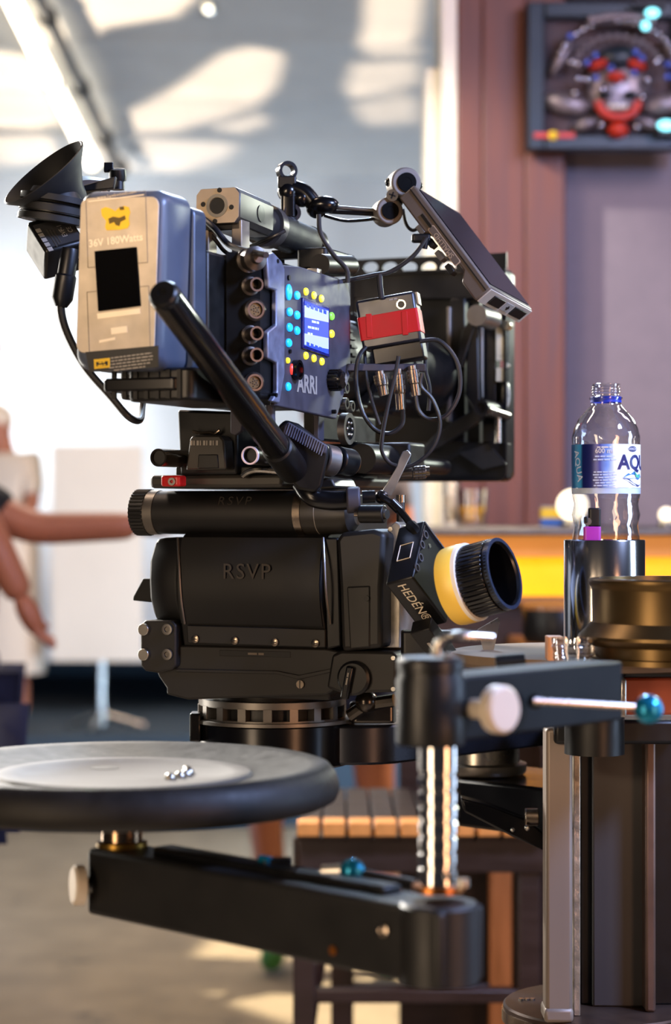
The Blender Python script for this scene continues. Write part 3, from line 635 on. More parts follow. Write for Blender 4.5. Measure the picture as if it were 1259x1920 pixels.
# ---------------------------------------------------------------- lens
lens_z = sp(700, 690, 0).z
t = Thing('camera_lens', 'black cinema lens between the camera body and the square matte box', 'lens', (0, .1, lens_z - .06), RM)
LM = frame((.0, sp(650, 700).y + .03, lens_z), Y1)
ll = .50 - (sp(650, 700).y + .03)
t.part('mount', MB().lathe([(.038, -.012), (.044, 0), (.044, .03), (.04, .03)], 40, LM), K['alu']); t.part('barrel', MB().lathe([(.04, .03), (.048, .04), (.048, ll * .45), (.055, ll * .5), (.055, ll * .95), (.05, ll * .95)], 40, LM), K['black'])
for k in range(3):
    g = t.part('focus_ring', MB().ring(LM @ Vector((0, 0, ll * (.22 + .22 * k))), Y1, .0575, .05, .02, 48), K['rubber'])
    t.many('gear_tooth', MB().box((0, 0, 0), (.003, .003, .018)), K['rubber'], [LM @ Matrix.Translation((0, 0, ll * (.22 + .22 * k))) @ Matrix.Rotation(2 * math.pi * j / 40, 4, 'Z') @ Matrix.Translation((.0585, 0, 0)) for j in range(40)], g)

# ---------------------------------------------------------------- matte box
YM = .50
t = Thing('matte_box', 'large square black matte box with side brackets at the camera front', 'matte box', rear(815, 900, YM), RM)
mr = lambda px, py, y=YM: rear(px, py, y)
def mprism(pts, y0, d): return rprism(pts, y0, y0 + d)
outer = [(655, 500), (955, 508), (968, 520), (972, 880), (962, 900), (940, 905), (660, 896)]
t.part('back_plate', mprism([(668, 560), (900, 560), (900, 830), (668, 830)], YM + .02, .012), K['black'])
zt2, zb2 = mr(800, 506).z, mr(800, 903).z; xl2, xr2 = mr(655, 700).x, mr(950, 700).x
wd = xr2 - xl2; ht = zt2 - zb2; xc2 = (xl2 + xr2) / 2; zc2 = (zt2 + zb2) / 2
hood = MB(); D2 = .035; n_ = 8
P_ = rrect(wd, ht, .012, 6); Q_ = rrect(wd - .008, ht - .008, .009, 6); n_ = len(P_)
for poly, y_ in ((P_, YM), (P_, YM + D2), (Q_, YM + D2), (Q_, YM)):
    hood.v += [Vector((xc2 + a_, y_, zc2 + b_)) for a_, b_ in poly]
for k in range(4):
    for i in range(n_):
        hood.f.append([k * n_ + i, k * n_ + (i + 1) % n_, ((k + 1) % 4) * n_ + (i + 1) % n_, ((k + 1) % 4) * n_ + i])
t.part('hood_shell', hood, K['blackm'])
# filter stage frames inside the hood as seen from behind
def bar(px0, py0, px1, py1, y0, d, m='black', nm='frame_rail', bv=.001): return t.part(nm, mprism([(px0, py0), (px1, py0), (px1, py1), (px0, py1)], y0, d), K[m], bevel=bv)
bar(662, 512, 952, 560, YM + .004, .02); bar(662, 830, 952, 897, YM + .004, .02); bar(662, 560, 690, 830, YM + .004, .02)
bar(905, 560, 930, 830, YM + .006, .02); bar(930, 690, 955, 830, YM + .03, .01)
bar(845, 560, 872, 830, YM - .012, .02, 'blackm'); bar(838, 575, 845, 790, YM - .02, .03, 'greym')
bar(940, 560, 954, 600, YM + .006, .02); bar(946, 600, 954, 720, YM + .006, .012)
t.part('clamp_wedge', mprism([(862, 850), (915, 832), (950, 870), (905, 880)], YM - .004, .006), K['headg'])
# perforated top flag
mb = MB(); ztf = mr(700, 490).z; hts = mr(700, 486).z - mr(700, 512).z
cu = bpy.data.curves.new('flag', 'CURVE'); cu.dimensions = '2D'; cu.fill_mode = 'BOTH'; cu.extrude = .0012
def L2(pts):
    s_ = cu.splines.new('POLY'); s_.points.add(len(pts) - 1); s_.use_cyclic_u = True
    for p_, q_ in zip(s_.points, pts): p_.co = (q_[0], q_[1], 0, 1)
xa, xb = mr(585, 495).x, mr(952, 495).x; za, zb = mr(700, 486).z, mr(700, 516).z
L2([(xa, za), (xb, za), (xb, zb), (xa, zb)])
for px in (625, 660, 697, 733, 770, 806, 842):
    c = mr(px, 502); L2([(c.x + .0105 * math.cos(2 * math.pi * k / 20), c.z + .0072 * math.sin(2 * math.pi * k / 20)) for k in range(20)])
ob = bpy.data.objects.new('flag', cu); COL.objects.link(ob); bpy.context.view_layer.update()
me = bpy.data.meshes.new_from_object(ob.evaluated_get(bpy.context.evaluated_depsgraph_get())); bpy.data.objects.remove(ob)
mb.add([v.co.copy() for v in me.vertices], [list(p_.vertices) for p_ in me.polygons], Matrix(((1, 0, 0, 0), (0, 0, -1, YM - .002), (0, 1, 0, 0), (0, 0, 0, 1))))
t.part('perforated_flag', mb, K['black'])
# swing-away bracket with two round bosses
def boss(px, py, rp_, y0, y1, m, name='boss', hole=False):
    p = mr(px, py, y0); r = pm(rp_, rdepth(p)); q = Vector((p.x, y1, p.z))
    o = t.part(name, MB().lathe([(r * .6, 0), (r * .6, .0005), (r, .0005), (r, (q - p).length), (r * .6, (q - p).length)], 24, frame(p, Y1), closed=False) if not hole else MB().ring(p.lerp(q, .5), Y1, r, r * .62, (q - p).length), K[m])
    if hole: t.part('boss_core', MB().cyl(p + Y1 * .004, q, r * .62), K['black'], o)
    return o
boss(894, 591, 20, YM - .09, YM - .03, 'greym'); boss(902, 765, 16, YM - .06, YM - .0, 'black', hole=True)
p = mr(915, 768, YM - .05); q = Vector(mr(952, 780, YM + .0)); t.part('side_rod', MB().cyl(p, q, pm(8, rdepth(p))), K['alu'])
p = mr(905, 592, YM - .06); q = mr(930, 592, YM); t.part('side_rod', MB().cyl(p, q, pm(9, rdepth(p))), K['alu'])
t.part('bracket_arm', mprism([(878, 600), (896, 600), (900, 755), (888, 768), (872, 740)], YM - .028, .014), K['black'], bevel=.002)
t.part('bracket_arm', mprism([(890, 765), (905, 785), (828, 836), (800, 850), (790, 842), (818, 812)], YM - .028, .014), K['headg'], bevel=.002)
t.part('bracket_arm', mprism([(880, 600), (890, 612), (866, 690), (852, 690), (866, 620)], YM - .03, .012), K['blackm'], bevel=.002)
p0, p1_ = mr(903, 608, YM - .01), mr(903, 745, YM - .01); t.part('upright_rod', MB().cyl(p0, p1_, pm(5, rdepth(p0))), K['greym'])
p0, p1_ = mr(935, 775, YM - .01), mr(935, 830, YM - .01); t.part('upright_rod', MB().cyl(p0, p1_, pm(7, rdepth(p0))), K['alu'])
# jamb light showing through slots and an oval hole, painted as pale pieces
K['gaplight'] = mat('gap_light_paint', '#d8d8c4', .3, .3)
t.part('gap_light', mprism([(931, 600), (944, 600), (944, 676), (931, 676)], YM + .002, .004), K['gaplight']); t.part('gap_light', mprism([(931, 690), (944, 690), (944, 715), (931, 715)], YM + .002, .004), K['gaplight'])
c = mr(949, 740, YM + .0035); t.part('oval_gap_light', MB().lathe([(1, 0), (1, .003)], 24, frame(c, Y1, X1) @ Matrix.Diagonal((pm(7.5, rdepth(c)), pm(25, rdepth(c)), 1, 1))), K['gaplight'])
c = mr(958, 684, YM + .0035); t.part('wedge_gap_light', mprism([(945, 676), (957, 685), (945, 694)], YM + .002, .004), K['gaplight'])
c = mr(949, 610, YM - .004); t.part('lock_knob', MB().cyl(c, c + Y1 * .01, pm(9, rdepth(c))), K['alu'])
# ---------------------------------------------------------------- battery
t = Thing('battery', 'grey cine battery with yellow sticker and black velcro on the camera back', 'battery', ((xl + xr) / 2, (YB_ + yP) / 2, zb1), RM)
bw_, bh_ = xr - xl, zt1 - zb1
BC = Vector(((xl + xr) / 2, 0, (zt1 + zb1) / 2)); BT = Matrix.Translation(BC) @ Matrix.Rotation(R(2.0), 4, 'Y')
# case: a superellipse section lathed along y with rounded rear edges
rows = [(.0, .86), (.002, .93), (.006, .975), (.012, 1.0), (yP - YB_ - .004, 1.0), (yP - YB_, .97)]
P_ = rrect(bw_, bh_, .013, 6); n_ = len(P_); mb = MB()
for d_, s_ in rows:
    ix = (1 - s_) * .07
    mb.v += [BT @ Vector((a_ * (1 - ix * 2 / bw_), YB_ + d_, b_ * (1 - ix * 2 / bh_))) for a_, b_ in P_]
for k in range(len(rows) - 1):
    for i in range(n_): mb.f.append([k * n_ + (i + 1) % n_, k * n_ + i, (k + 1) * n_ + i, (k + 1) * n_ + (i + 1) % n_])
mb.f += [list(range(n_)), list(range((len(rows) - 1) * n_, len(rows) * n_))[::-1]]
t.part('case', mb, K['batt'], sharp=50)
lab = MB().rbox((0, YB_ - .0006, .004), (bw_ * .9, .0014, bh_ * .86), .008, BT, axis='y'); lab = t.part('face_plate', lab, K['silverlabel'], bevel=.0005)
def bl(px, py, lift): return rear(px, py, YB_ - lift)
def bpoly(pts, lift=.0016, th=.0006): return rprism(pts, YB_ - lift - th, YB_ - lift + .0001)
K['line'] = mat('engraved_line', '#6f675c', .7, 0, .05)
for pts in ([(160, 368, 162, 500), (268, 350, 277, 488)],):
    pass
def rect_line(x0, y0, x1, y1, x2, y2, x3, y3, w=1.1):
    P = [(x0, y0), (x1, y1), (x2, y2), (x3, y3)]
    for i in range(4):
        a_, b_ = bl(*P[i], .0017), bl(*P[(i + 1) % 4], .0017); t.part('groove_line', MB().cyl(a_, b_, .0003, n=6), K['line'], lab)
rect_line(161, 372, 273, 358, 277, 492, 165, 502); rect_line(163, 548, 279, 536, 282, 662, 168, 668)
lb = t.part('sticker', bpoly([(189, 392), (198, 388), (208, 391), (216, 396), (222, 390), (232, 386), (241, 388), (244, 398), (241, 408), (243, 420), (239, 428), (222, 431), (200, 432), (197, 426), (199, 414), (191, 405)], .0016), K['yellow'])
K['dirt'] = mat('brown_dirt', '#5a4818', .8)
t.part('sticker_mark', bpoly([(203, 410), (212, 406), (224, 408), (234, 404), (236, 411), (226, 416), (224, 424), (217, 422), (214, 416), (205, 420)], .0023, .0003), K['dirt'], lb); t.part('sticker_mark', bpoly([(224, 388), (232, 387), (233, 393), (225, 394)], .0023, .0003), K['dirt'], lb)
t.part('velcro_patch', bpoly([(177, 471), (254, 463), (262, 573), (184, 583)], .0014, .003), K['velcro'], lab)
def btext(s, px, py, hp, m, roll=5, lift=.0018, parent=lab, bold=0):
    p = bl(px, py, lift); M = frame(p, -Y1, X1) @ Matrix.Rotation(R(roll), 4, 'Z'); return t.part('lettering', text(s, pm(hp, rdepth(p)) / .72, M, bold=bold), m, parent)
K['cream'] = mat('cream_print', '#e9dcc6', .6, 0, .05)
btext('36V 180Watts', 217, 451, 14, K['cream'], 4, bold=.02); btext('www.hawkwoods.com', 219, 365, 6.5, K['cream'], 5)
t.part('white_line', bpoly([(166, 377), (270, 364), (270, 366), (166, 379)], .0017, .0003), K['cream'], lab)
t.part('small_label', bpoly([(182, 588), (262, 578), (263, 588), (183, 598)], .0016, .0003), K['cream'], lab); t.part('small_label', bpoly([(208, 615), (238, 611), (239, 623), (209, 627)], .0016, .0003), K['cream'], lab); t.part('small_label', bpoly([(186, 638), (216, 632), (216, 637), (186, 643)], .0016, .0003), K['cream'], lab)
dk = t.part('warning_panel', bpoly([(160, 660), (297, 648), (297, 688), (168, 698)], .0016, .0005), mat('warning_black', '#141414', .5))
t.part('warning_label', bpoly([(176, 674), (206, 671), (206, 689), (177, 692)], .0022, .0003), K['yellow'], dk); t.part('warning_label', bpoly([(180, 679), (202, 677), (202, 685), (181, 687)], .0026, .0003), K['black'], dk)
for k in range(5): btext(['#28', '#30', '#29', '#26', '#20'][k], 243, 667 + 6 * k, 4, K['greyp'], 5, .0024, dk)
for k in range(2): btext(['#4', '#5'][k], 191, 679.5 + 5 * k, 4, K['yellow'], 5, .003, dk)

# ---------------------------------------------------------------- viewfinder
ec = at(84, 326, 2.12); nv = Vector((-.56, -.42, .72)).normalized()      # eyecup looks up, left and back
mj = Vector((.80, .1, .62)); EM = frame(ec, nv, mj)
t = Thing('viewfinder', 'black electronic viewfinder with flared rubber eyecup left of the battery', 'viewfinder', at(100, 520, 2.14))
ra = pm(93, 2.12)
t.part('eyecup', MB().lathe([(ra * .42, -.042), (ra * .5, -.03), (ra * .74, -.012), (ra * .98, .0), (ra * 1.0, .002), (ra * .97, .0025), (ra * .72, -.009), (ra * .46, -.026), (ra * .34, -.034)], 48, EM, sx=1.0, sy=.86), K['rubber'])
t.part('eye_lens', MB().lathe([(ra * .37, -.034), (ra * .3, -.030), (0, -.028)], 32, EM), K['grip'])
ax = Vector((.10, .30, -.95)).normalized(); b0 = ec - nv * .02; b1 = at(98, 418, 2.13)
bd = (b1 - b0).normalized(); bl_ = (b1 - b0).length; BM = frame(b0, bd)
t.part('barrel', MB().lathe([(.024, 0), (.03, .012), (.031, bl_ * .45), (.034, bl_ * .5), (.034, bl_ * .75), (.031, bl_ * .78), (.031, bl_)], 36, BM), K['black'])
for f_ in (.3, .62, .9): t.part('ring', MB().ring(b0 + bd * bl_ * f_, bd, .0352, .03, .006, 40), K['rubber'])
# body box below: corners measured on its lower face
fx = (at(142, 503, 2.115) - at(79, 520, 2.10)).normalized(); fz = (at(42, 445, 2.13) - at(78, 517, 2.10)); fz = (fz - fx * fz.dot(fx)).normalized(); fy = fz.cross(fx)
org = at(98, 458, 2.13); XM = Matrix((fx, fy, fz)).transposed().to_4x4(); XM.translation = org
t.part('body', MB().box((.006, .008, .004), (.044, .04, .046), XM), K['black'], bevel=.003)
lb = t.part('id_plate', MB().box((.006, -.0124, .002), (.038, .0014, .034), XM), mat('id_plate_grey', '#2a2a2c', .6))
for s_, a_, b_, sz in (('EVF-1', .011, .002, .0075), ('CE', .019, .001, .007)):
    t.part('lettering', text(s_, sz, XM @ Matrix.Translation((a_, -.0133, b_)) @ Matrix.Rotation(R(90), 4, 'X') @ Matrix.Rotation(R(90), 4, 'Z')), K['greyp'], lb)
for k in range(5): t.part('barcode', MB().box((-.011, -.0133, -.018 + .007 * k), (.005, .0004, .0052), XM), K['greyp'], lb)
for k in range(3): t.part('small_print', MB().box((-.003 + .003 * k, -.0133, -.004), (.0012, .0004, .026 - .004 * k), XM), K['greym'], lb)
# bracket between finder and camera, thumb screw on top
t.part('bracket', MB().tube([at(128, 355, 2.16), at(158, 352, 2.18), at(192, 356, 2.2)], .012, 10, 4), K['black']); t.part('bracket_plate', MB().prism([(0, 0), (.03, .0), (.034, .012), (0, .006)], .012, frame(at(160, 362, 2.17), (0, -1, 0), (1, 0, .1))), K['black'], bevel=.001)
t.part('white_mark', MB().prism([(0, 0), (.008, .0), (0, .011)], .002, frame(at(190, 363, 2.17), (0, -1, 0), (1, 0, 0))), K['white'])
p = at(221, 356, 2.2); t.part('thumb_screw', MB().cyl(p, at(221, 322, 2.2), .007), K['black']); q = at(221, 328, 2.2); t.part('knob', MB().lathe([(.0085, -.006), (.0092, 0), (.0085, .006), (0, .007)], 24, frame(q, (0, -.3, 1))), K['black']); t.part('lever', MB().box(at(204, 314, 2.2), (.010, .006, .010)), K['black'], bevel=.001); t.part('lever_arm', MB().cyl(at(212, 318, 2.2), at(214, 352, 2.2), .0045), K['black'])

# ---------------------------------------------------------------- tilted monitor
YM2 = 2.25; k_ = YM2 / F
vd_ = (at(850, 470, 1.0) - Vector((0, 0, H))).normalized(); vx_ = Vector((vd_.y, -vd_.x, 0)).normalized(); vy_ = vx_.cross(vd_)
def iv(x, y, z): return vx_ * (x * k_) - vy_ * (y * k_) - vd_ * (z * k_)     # right, down, towards the viewer
Lv = iv(143, 191, 100); Wv = iv(92, 58, -205); Lu = Lv.normalized(); Wu = (Wv - Lu * Wv.dot(Lu)).normalized(); Tu = Lu.cross(Wu)
if Tu.z < 0: Tu = -Tu
Ll, Wl, Tl = Lv.length, Wv.length, pm(38, YM2)
MO = at(748, 371, YM2)                                  # near upper corner of the back
MM = Matrix((Lu, Wu, Tu)).transposed().to_4x4(); MM.translation = MO
t = Thing('field_monitor', 'small black field monitor hanging tilted from the arm above the matte box', 'monitor', MO + Lu * Ll)
back = [(0, 0), (Ll, 0), (Ll, Wl), (0, Wl)]
prof = [(0, .0), (.05, .0), (.058, .008), (Ll * .76, .009), (Ll * .82, .0), (Ll, .0), (Ll, Tl), (0, Tl)]
m_ = Matrix((Lu, Tu, Wu)).transposed().to_4x4(); m_.translation = MO; mbm = MB()
n_ = len(prof); mbm.v = [m_ @ Vector((a_, b_, 0)) for a_, b_ in prof] + [m_ @ Vector((a_, b_, Wl)) for a_, b_ in prof]
mbm.f = [list(range(n_))[::-1], list(range(n_, 2 * n_))] + [(i, (i + 1) % n_, n_ + (i + 1) % n_, n_ + i) for i in range(n_)]
K['mon'] = mat('monitor_case', '#5c5148', .5, .1, .15, 40, bump=.05)
case = t.part('case', mbm, K['mon'], bevel=.002)
t.part('screen', MB().box((Ll * .5, Wl * .5, Tl + .0004), (Ll - .012, Wl - .012, .0012), MM), mat('dark_glass_screen', '#0c0e18', .12, 0, 0))
t.part('edge_groove', MB().box((Ll * .5, -.0002, Tl * .72), (Ll * .98, .0012, .0012), MM), K['black'], case)
K['tan'] = mat('tan_print', '#b09a80', .6)
bd_ = t.part('name_badge', MB().rbox((Ll * .52, -.0004, Tl * .40), (Ll * .36, .0008, Tl * .38), .002, MM, axis='y'), K['tan']); t.part('badge_face', MB().rbox((Ll * .52, -.0009, Tl * .40), (Ll * .345, .0006, Tl * .31), .0016, MM, axis='y'), K['mon'], bd_)
TM = MM @ Matrix.Translation((Ll * .52, -.0016, Tl * .40)) @ Matrix.Rotation(R(90), 4, 'X') @ Matrix.Rotation(R(180), 4, 'Z')
t.part('lettering', text('SMALLHD', Tl * .36, TM, space=1.0), K['tan'], bd_)
t.part('vent_window', MB().box((Ll * .30, -.0004, .009), (Ll * .16, .0015, .003), MM), K['black'], case)
# end face with keys
end = t.part('end_plate', MB().box((Ll + .0006, Wl * .5, Tl * .5), (.0016, Wl * .97, Tl * .9), MM), mat('end_plate_grey', '#b5aa9c', .45, .1), bevel=.0005)
for f_, w2 in ((.28, .24), (.78, .26)): t.part('rocker_key', MB().box((Ll + .002, Wl * f_, Tl * .5), (.0026, Wl * w2, Tl * .52), MM), K['black'], end, bevel=.0006)
ky = t.part('plus_key', MB().box((Ll + .0016, Wl * .53, Tl * .5), (.0016, Wl * .16, Tl * .5), MM), K['greyp']); t.part('plus_sign', MB().box((Ll + .0026, Wl * .53, Tl * .5), (.0006, Wl * .06, Tl * .08), MM), K['black'], ky); t.part('plus_sign', MB().box((Ll + .0026, Wl * .53, Tl * .5), (.0006, Wl * .02, Tl * .26), MM), K['black'], ky)
for a_ in (.30, .42, .55, .68): t.part('port_block', MB().box((Ll * a_, .006, -.002), (Ll * .08, .012, .006), MM), K['black'] if a_ in (.42, .68) else K['greym'], case, bevel=.0008)

# ---------------------------------------------------------------- articulated arm
Ya = 2.27
t = Thing('articulated_arm', 'black jointed arm holding the tilted monitor above the camera', 'arm', at(540, 430, Ya))
vw = Vector((0, -1, 0))
def ringpx(px, py, ro, ri, d, m='grip', nm='ring_clamp'): t.part(nm, MB().ring(at(px, py, Ya), (.35, -1, 0), pm(ro, Ya), pm(ri, Ya), d), K[m])
ringpx(538, 321, 18, 12, .012); t.part('neck', MB().box(at(539, 343, Ya), (.02, .016, .014)), K['black'], bevel=.002)
t.part('ball_joint', MB().ball(at(540, 360, Ya), pm(20, Ya)), K['grip']); ringpx(545, 400, 17, 10, .014)
t.part('clamp_jaw', MB().rbox(at(541, 384, Ya), (.016, .018, .03), .004), K['grip'], bevel=.002); t.part('clamp_base', MB().cyl(at(543, 432, Ya), at(543, 408, Ya), .009), K['black'])
t.part('lower_link', MB().tube([at(548, 352, Ya), at(572, 362, Ya), at(592, 388, Ya)], pm(16, Ya), 14, 5), K['grip'])
t.part('elbow_joint', MB().ball(at(566, 372, Ya), pm(17, Ya)), K['grip']); t.part('elbow_joint', MB().ball(at(594, 390, Ya), pm(20, Ya)), K['grip']); t.part('wing_knob', MB().ball(at(608, 384, Ya - .006), .0135, sc=(1.2, .8, .7)), K['grip'])
t.part('rod', MB().cyl(at(618, 388, Ya), at(708, 395, Ya), pm(4, Ya)), K['greym']); t.part('rod', MB().cyl(at(618, 397, Ya), at(708, 402, Ya), pm(4, Ya)), K['grip']); t.part('rod', MB().tube([at(608, 404, Ya), at(650, 414, Ya), at(706, 410, Ya)], pm(3.2, Ya), 8, 5), K['grip'])
K['jointm'] = mat('joint_grey', '#6f675e', .55, .2)
def joint(px, py, rp_):
    c = at(px, py, Ya); o = t.part('joint_disc', MB().cyl(c + Vector((-.003, .012, 0)), c + Vector((.003, -.012, 0)), pm(rp_, Ya), n=32), K['jointm'], bevel=.002)
    t.part('joint_ring', MB().ring(c + Vector((.0032, -.0125, 0)), (.25, -1, 0), pm(rp_ * .62, Ya), pm(rp_ * .3, Ya), .003), K['matte'], o); t.part('joint_cap', MB().cyl(c, c + Vector((.0036, -.0136, 0)), pm(rp_ * .3, Ya)), K['matte'], o)
joint(726, 398, 26); joint(757, 345, 29)
t.part('joint_link', MB().box((0, 0, 0), (pm(60, Ya), .016, pm(34, Ya)), Matrix.Translation(at(742, 372, Ya + .004)) @ Matrix.Rotation(R(-60), 4, 'Y')), K['black'], bevel=.004)
t.part('cross_screw', MB().cyl(at(736, 366, Ya - .012), at(736, 366, Ya - .016), pm(11, Ya)), K['alu'])
for a_ in (0, 90): t.part('cross_slot', MB().box((0, 0, 0), (pm(13, Ya), .001, pm(3, Ya)), Matrix.Translation(at(736, 366, Ya - .0164)) @ Matrix.Rotation(R(a_ + 20), 4, 'Y')), K['black'])
for px, py in ((731, 342), (784, 348), (742, 405)): t.part('joint_bolt', MB().ball(at(px, py, Ya), pm(9, Ya)), K['grip'])

# ---------------------------------------------------------------- wireless receiver with red tape
YV = 2.24; rc = at(733, 604, YV); VM = Matrix.Translation(rc) @ Matrix.Rotation(R(-10), 4, 'Z') @ Matrix.Rotation(R(-9), 4, 'Y')
t = Thing('wireless_receiver', 'black receiver box wrapped in red tape on the camera side', 'receiver', at(735, 690, YV))
rw, rh, rd = pm(112, YV), pm(94, YV), .036
t.part('case', MB().box((0, 0, .0), (rw, rd, rh), VM), mat('receiver_case', '#1d1e26', .35, .2), bevel=.003)
t.part('red_tape', MB().rbox((-.0, 0, -.004), (rw + .0016, rd + .0016, pm(44, YV)), .003, VM), K['red'], bevel=.0004)
for a_, w_ in ((-rw * .32, .0008), (rw * .28, .0008)): t.part('tape_fold', MB().box((a_, -rd / 2 - .001, -.004), (.006, w_, pm(44, YV)), VM @ Matrix.Rotation(R(6), 4, 'Y')), K['red'], bevel=.0003)
rg = t.part('power_button', MB().ring(VM @ Vector((rw * .26, -rd / 2 - .0005, rh * .27)), VM.to_3x3() @ Vector((0, -1, 0)), pm(9, YV), pm(6.5, YV), .002), K['alu']); t.part('button_face', MB().cyl(VM @ Vector((rw * .26, -rd / 2, rh * .27)), VM @ Vector((rw * .26, -rd / 2 - .001, rh * .27)), pm(6.4, YV)), K['black'], rg)
t.part('lettering', text('#4', .0035, VM @ Matrix.Translation((rw * .14, -rd / 2 - .0006, rh * .40)) @ Matrix.Rotation(R(90), 4, 'X')), K['greyp'])
t.part('velcro_side', MB().box((rw * .5 + .0012, 0, rh * .36), (.0024, rd * .6, rh * .24), VM), K['greym'])
t.part('lower_shell', MB().box((.004, .004, -rh * .62), (rw * .86, rd * .9, rh * .42), VM), K['blackm'], bevel=.002); t.part('mount_bar', MB().box(at(718, 690, YV), (pm(160, YV), .02, pm(14, YV))), K['panel'], bevel=.001)
def lemo(px0, py0, px1, py1, hw, label):
    p, q = at(px0, py0, YV - .012), at(px1, py1, YV - .012); l_ = (q - p).length; r = pm(hw, YV)
    t = Thing('cable_plug', label, 'plug', p, group='plugs under the receiver')
    M = frame(p, q - p); t.part('collar', MB().lathe([(r * .8, 0), (r * .8, l_ * .12), (r, l_ * .14), (r, l_ * .58), (r * .82, l_ * .62)], 24, M), K['lemo']); t.part('boot', MB().lathe([(r * .84, l_ * .6), (r * .8, l_), (r * .4, l_ * 1.02)], 24, M), K['lemo'])
    t.many('knurl', MB().box((0, 0, 0), (.0012, .0014, l_ * .1)), K['greym'], [M @ Matrix.Rotation(2 * math.pi * k / 12, 4, 'Z') @ Matrix.Translation((r, 0, l_ * (.2 + .13 * j))) for k in range(12) for j in range(3)])
lemo(712, 696, 720, 741, 12, 'nickel cable plug at the left under the receiver'); lemo(746, 692, 752, 768, 11, 'long nickel cable plug in the middle under the receiver'); lemo(773, 686, 781, 742, 11, 'nickel cable plug at the right under the receiver')
lemo(806, 884, 752, 888, 12, 'nickel plug lying sideways under the matte box corner')

# ---------------------------------------------------------------- cables
def cable(pts, r, label, Y=YV - .02, group='cables on the camera rig', mats='black'):
    P = [at(*(p if len(p) == 3 else (p[0], p[1], Y))) for p in pts]
    return solo('camera_cable', MB().tube(P, r, 10, 8), K[mats], label, 'cable', P[0], group=group)
K['cable'] = mat('cable_rubber', '#1b1a1c', .4, 0, .1, 40); K['black_c'] = K['cable']
cb = 'black_c'; rr_ = pm(4.2, YV)
cable([(788, 640), (826, 640), (858, 680), (862, 735), (838, 778), (806, 786), (786, 770), (780, 742)], rr_, 'thick black cable looping out right of the red taped receiver', YV - .03, mats=cb)
cable([(700, 640, YV), (676, 664), (668, 705), (676, 762), (700, 802), (730, 813), (754, 796), (756, 768)], rr_, 'black cable looping left and under the receiver plugs', mats=cb)
cable([(748, 668), (742, 700), (728, 760), (717, 820), (718, 850), (738, 872), (775, 872), (812, 840), (826, 795), (812, 750), (790, 724), (792, 700)], rr_ * .9, 'black cable making the lowest wide loop under the receiver', YV - .035, mats=cb)
cable([(684, 652, YV), (688, 710), (700, 760), (712, 796)], rr_ * .8, 'short black cable slanting down left of the plugs', YV - .01, mats=cb)
cable([(800, 640), (798, 690), (806, 730), (804, 770)], rr_ * .9, 'short straight black cable behind the right plug', YV + .02, mats=cb)
cable([(598, 402), (602, 440), (626, 478), (650, 505), (652, 530)], pm(4.5, YV), 'black cable hanging from the arm elbow to the camera top', 2.2, mats=cb)
cable([(800, 446), (775, 480), (735, 508), (700, 516), (640, 528)], pm(4.2, YV), 'black cable curving down from the monitor to the camera', 2.22, mats=cb)
cable([(712, 514), (713, 535), (716, 560)], pm(5.5, YV), 'short upright black cable entering the receiver top', 2.22, mats=cb)
cable([(756, 392), (762, 420), (775, 432), (792, 422)], pm(3.5, YV), 'small loop of black cable behind the monitor joint', 2.3, mats=cb)
t = Thing('monitor_plug', 'black angled plug on the monitor back with its cable', 'plug', at(790, 450, 2.23)); t.part('body', MB().rbox(at(790, 447, 2.235), (pm(36, 2.23), .012, pm(16, 2.23)), .003), K['black'], bevel=.002); t.part('sleeve', MB().cyl(at(800, 446, 2.23), at(796, 466, 2.23), pm(6, 2.23)), K['black'])
P = [at(352, 402, 2.1), at(372, 404, 2.08), at(402, 428, 2.05), at(435, 462, 2.04), RM @ (chamf(464, 489) + NC * .05)]
solo('camera_cable', MB().tube(P, pm(6, 2.05), 10, 8), K['cable'], 'black cable from the battery plate to the top connector', 'cable', P[0], group='cables on the camera rig')
P = [at(360, 420, 2.14), at(395, 440, 2.12), at(420, 470, 2.12), at(440, 482, 2.12)]
solo('camera_cable', MB().tube(P, pm(4, 2.1), 10, 8), K['cable'], 'thin black cable crossing behind the handle foot', 'cable', P[0], group='cables on the camera rig')
P = [at(535, 432, 2.16), at(510, 445, 2.16), at(470, 462, 2.18), at(445, 470, 2.2)]
solo('camera_cable', MB().tube(P, pm(4, 2.1), 10, 8), K['cable'], 'thin black cable strapped under the top handle', 'cable', P[0], group='cables on the camera rig')
Yc = 2.1
t = Thing('finder_cable', 'black cable with ribbed plug hanging from the viewfinder', 'cable', at(265, 760, Yc))
t.part('plug', MB().lathe([(.008, 0), (.009, .004), (.009, .026), (.0105, .028), (.0105, .05), (.006, .058)], 24, frame(at(132, 466, Yc), at(122, 528, Yc) - at(132, 466, Yc))), K['blackm'])
t.part('cord', MB().tube([at(122, 540, Yc), at(114, 572, Yc), at(124, 620, Yc), at(158, 685, Yc), at(205, 740, Yc), at(240, 780, Yc), at(262, 788, Yc + .02), at(267, 762, Yc + .05), at(270, 735, Yc + .06)], [pm(8, Yc), pm(6, Yc)], 10, 8), K['cable'])
t.part('boot', MB().cyl(at(124, 522, Yc), at(115, 566, Yc), .0075, .006), K['black'])
# ================================================================ SUPPORT UNDER THE CAMERA
hp = lambda px, py, y=-.105: rear(px, py, y)
t = Thing('bridge_plate', 'black bridge plate with rod clamps carrying the camera on the pan head', 'camera plate', (0, 0, hp(480, 915).z), RM)
zA, zB = hp(400, 915, -.13).z, hp(400, 890, -.13).z
K['plate'] = mat('plate_grey', '#34322f', .4, .3, .1, 30)
t.part('slide_plate', MB().box((.0, .03, (zA + zB) / 2), (.15, .32, zB - zA)), K['plate'], bevel=.004)
t.part('slide_top', MB().box((.005, .03, zB + .004), (.11, .30, .010)), K['blackm'], bevel=.002)
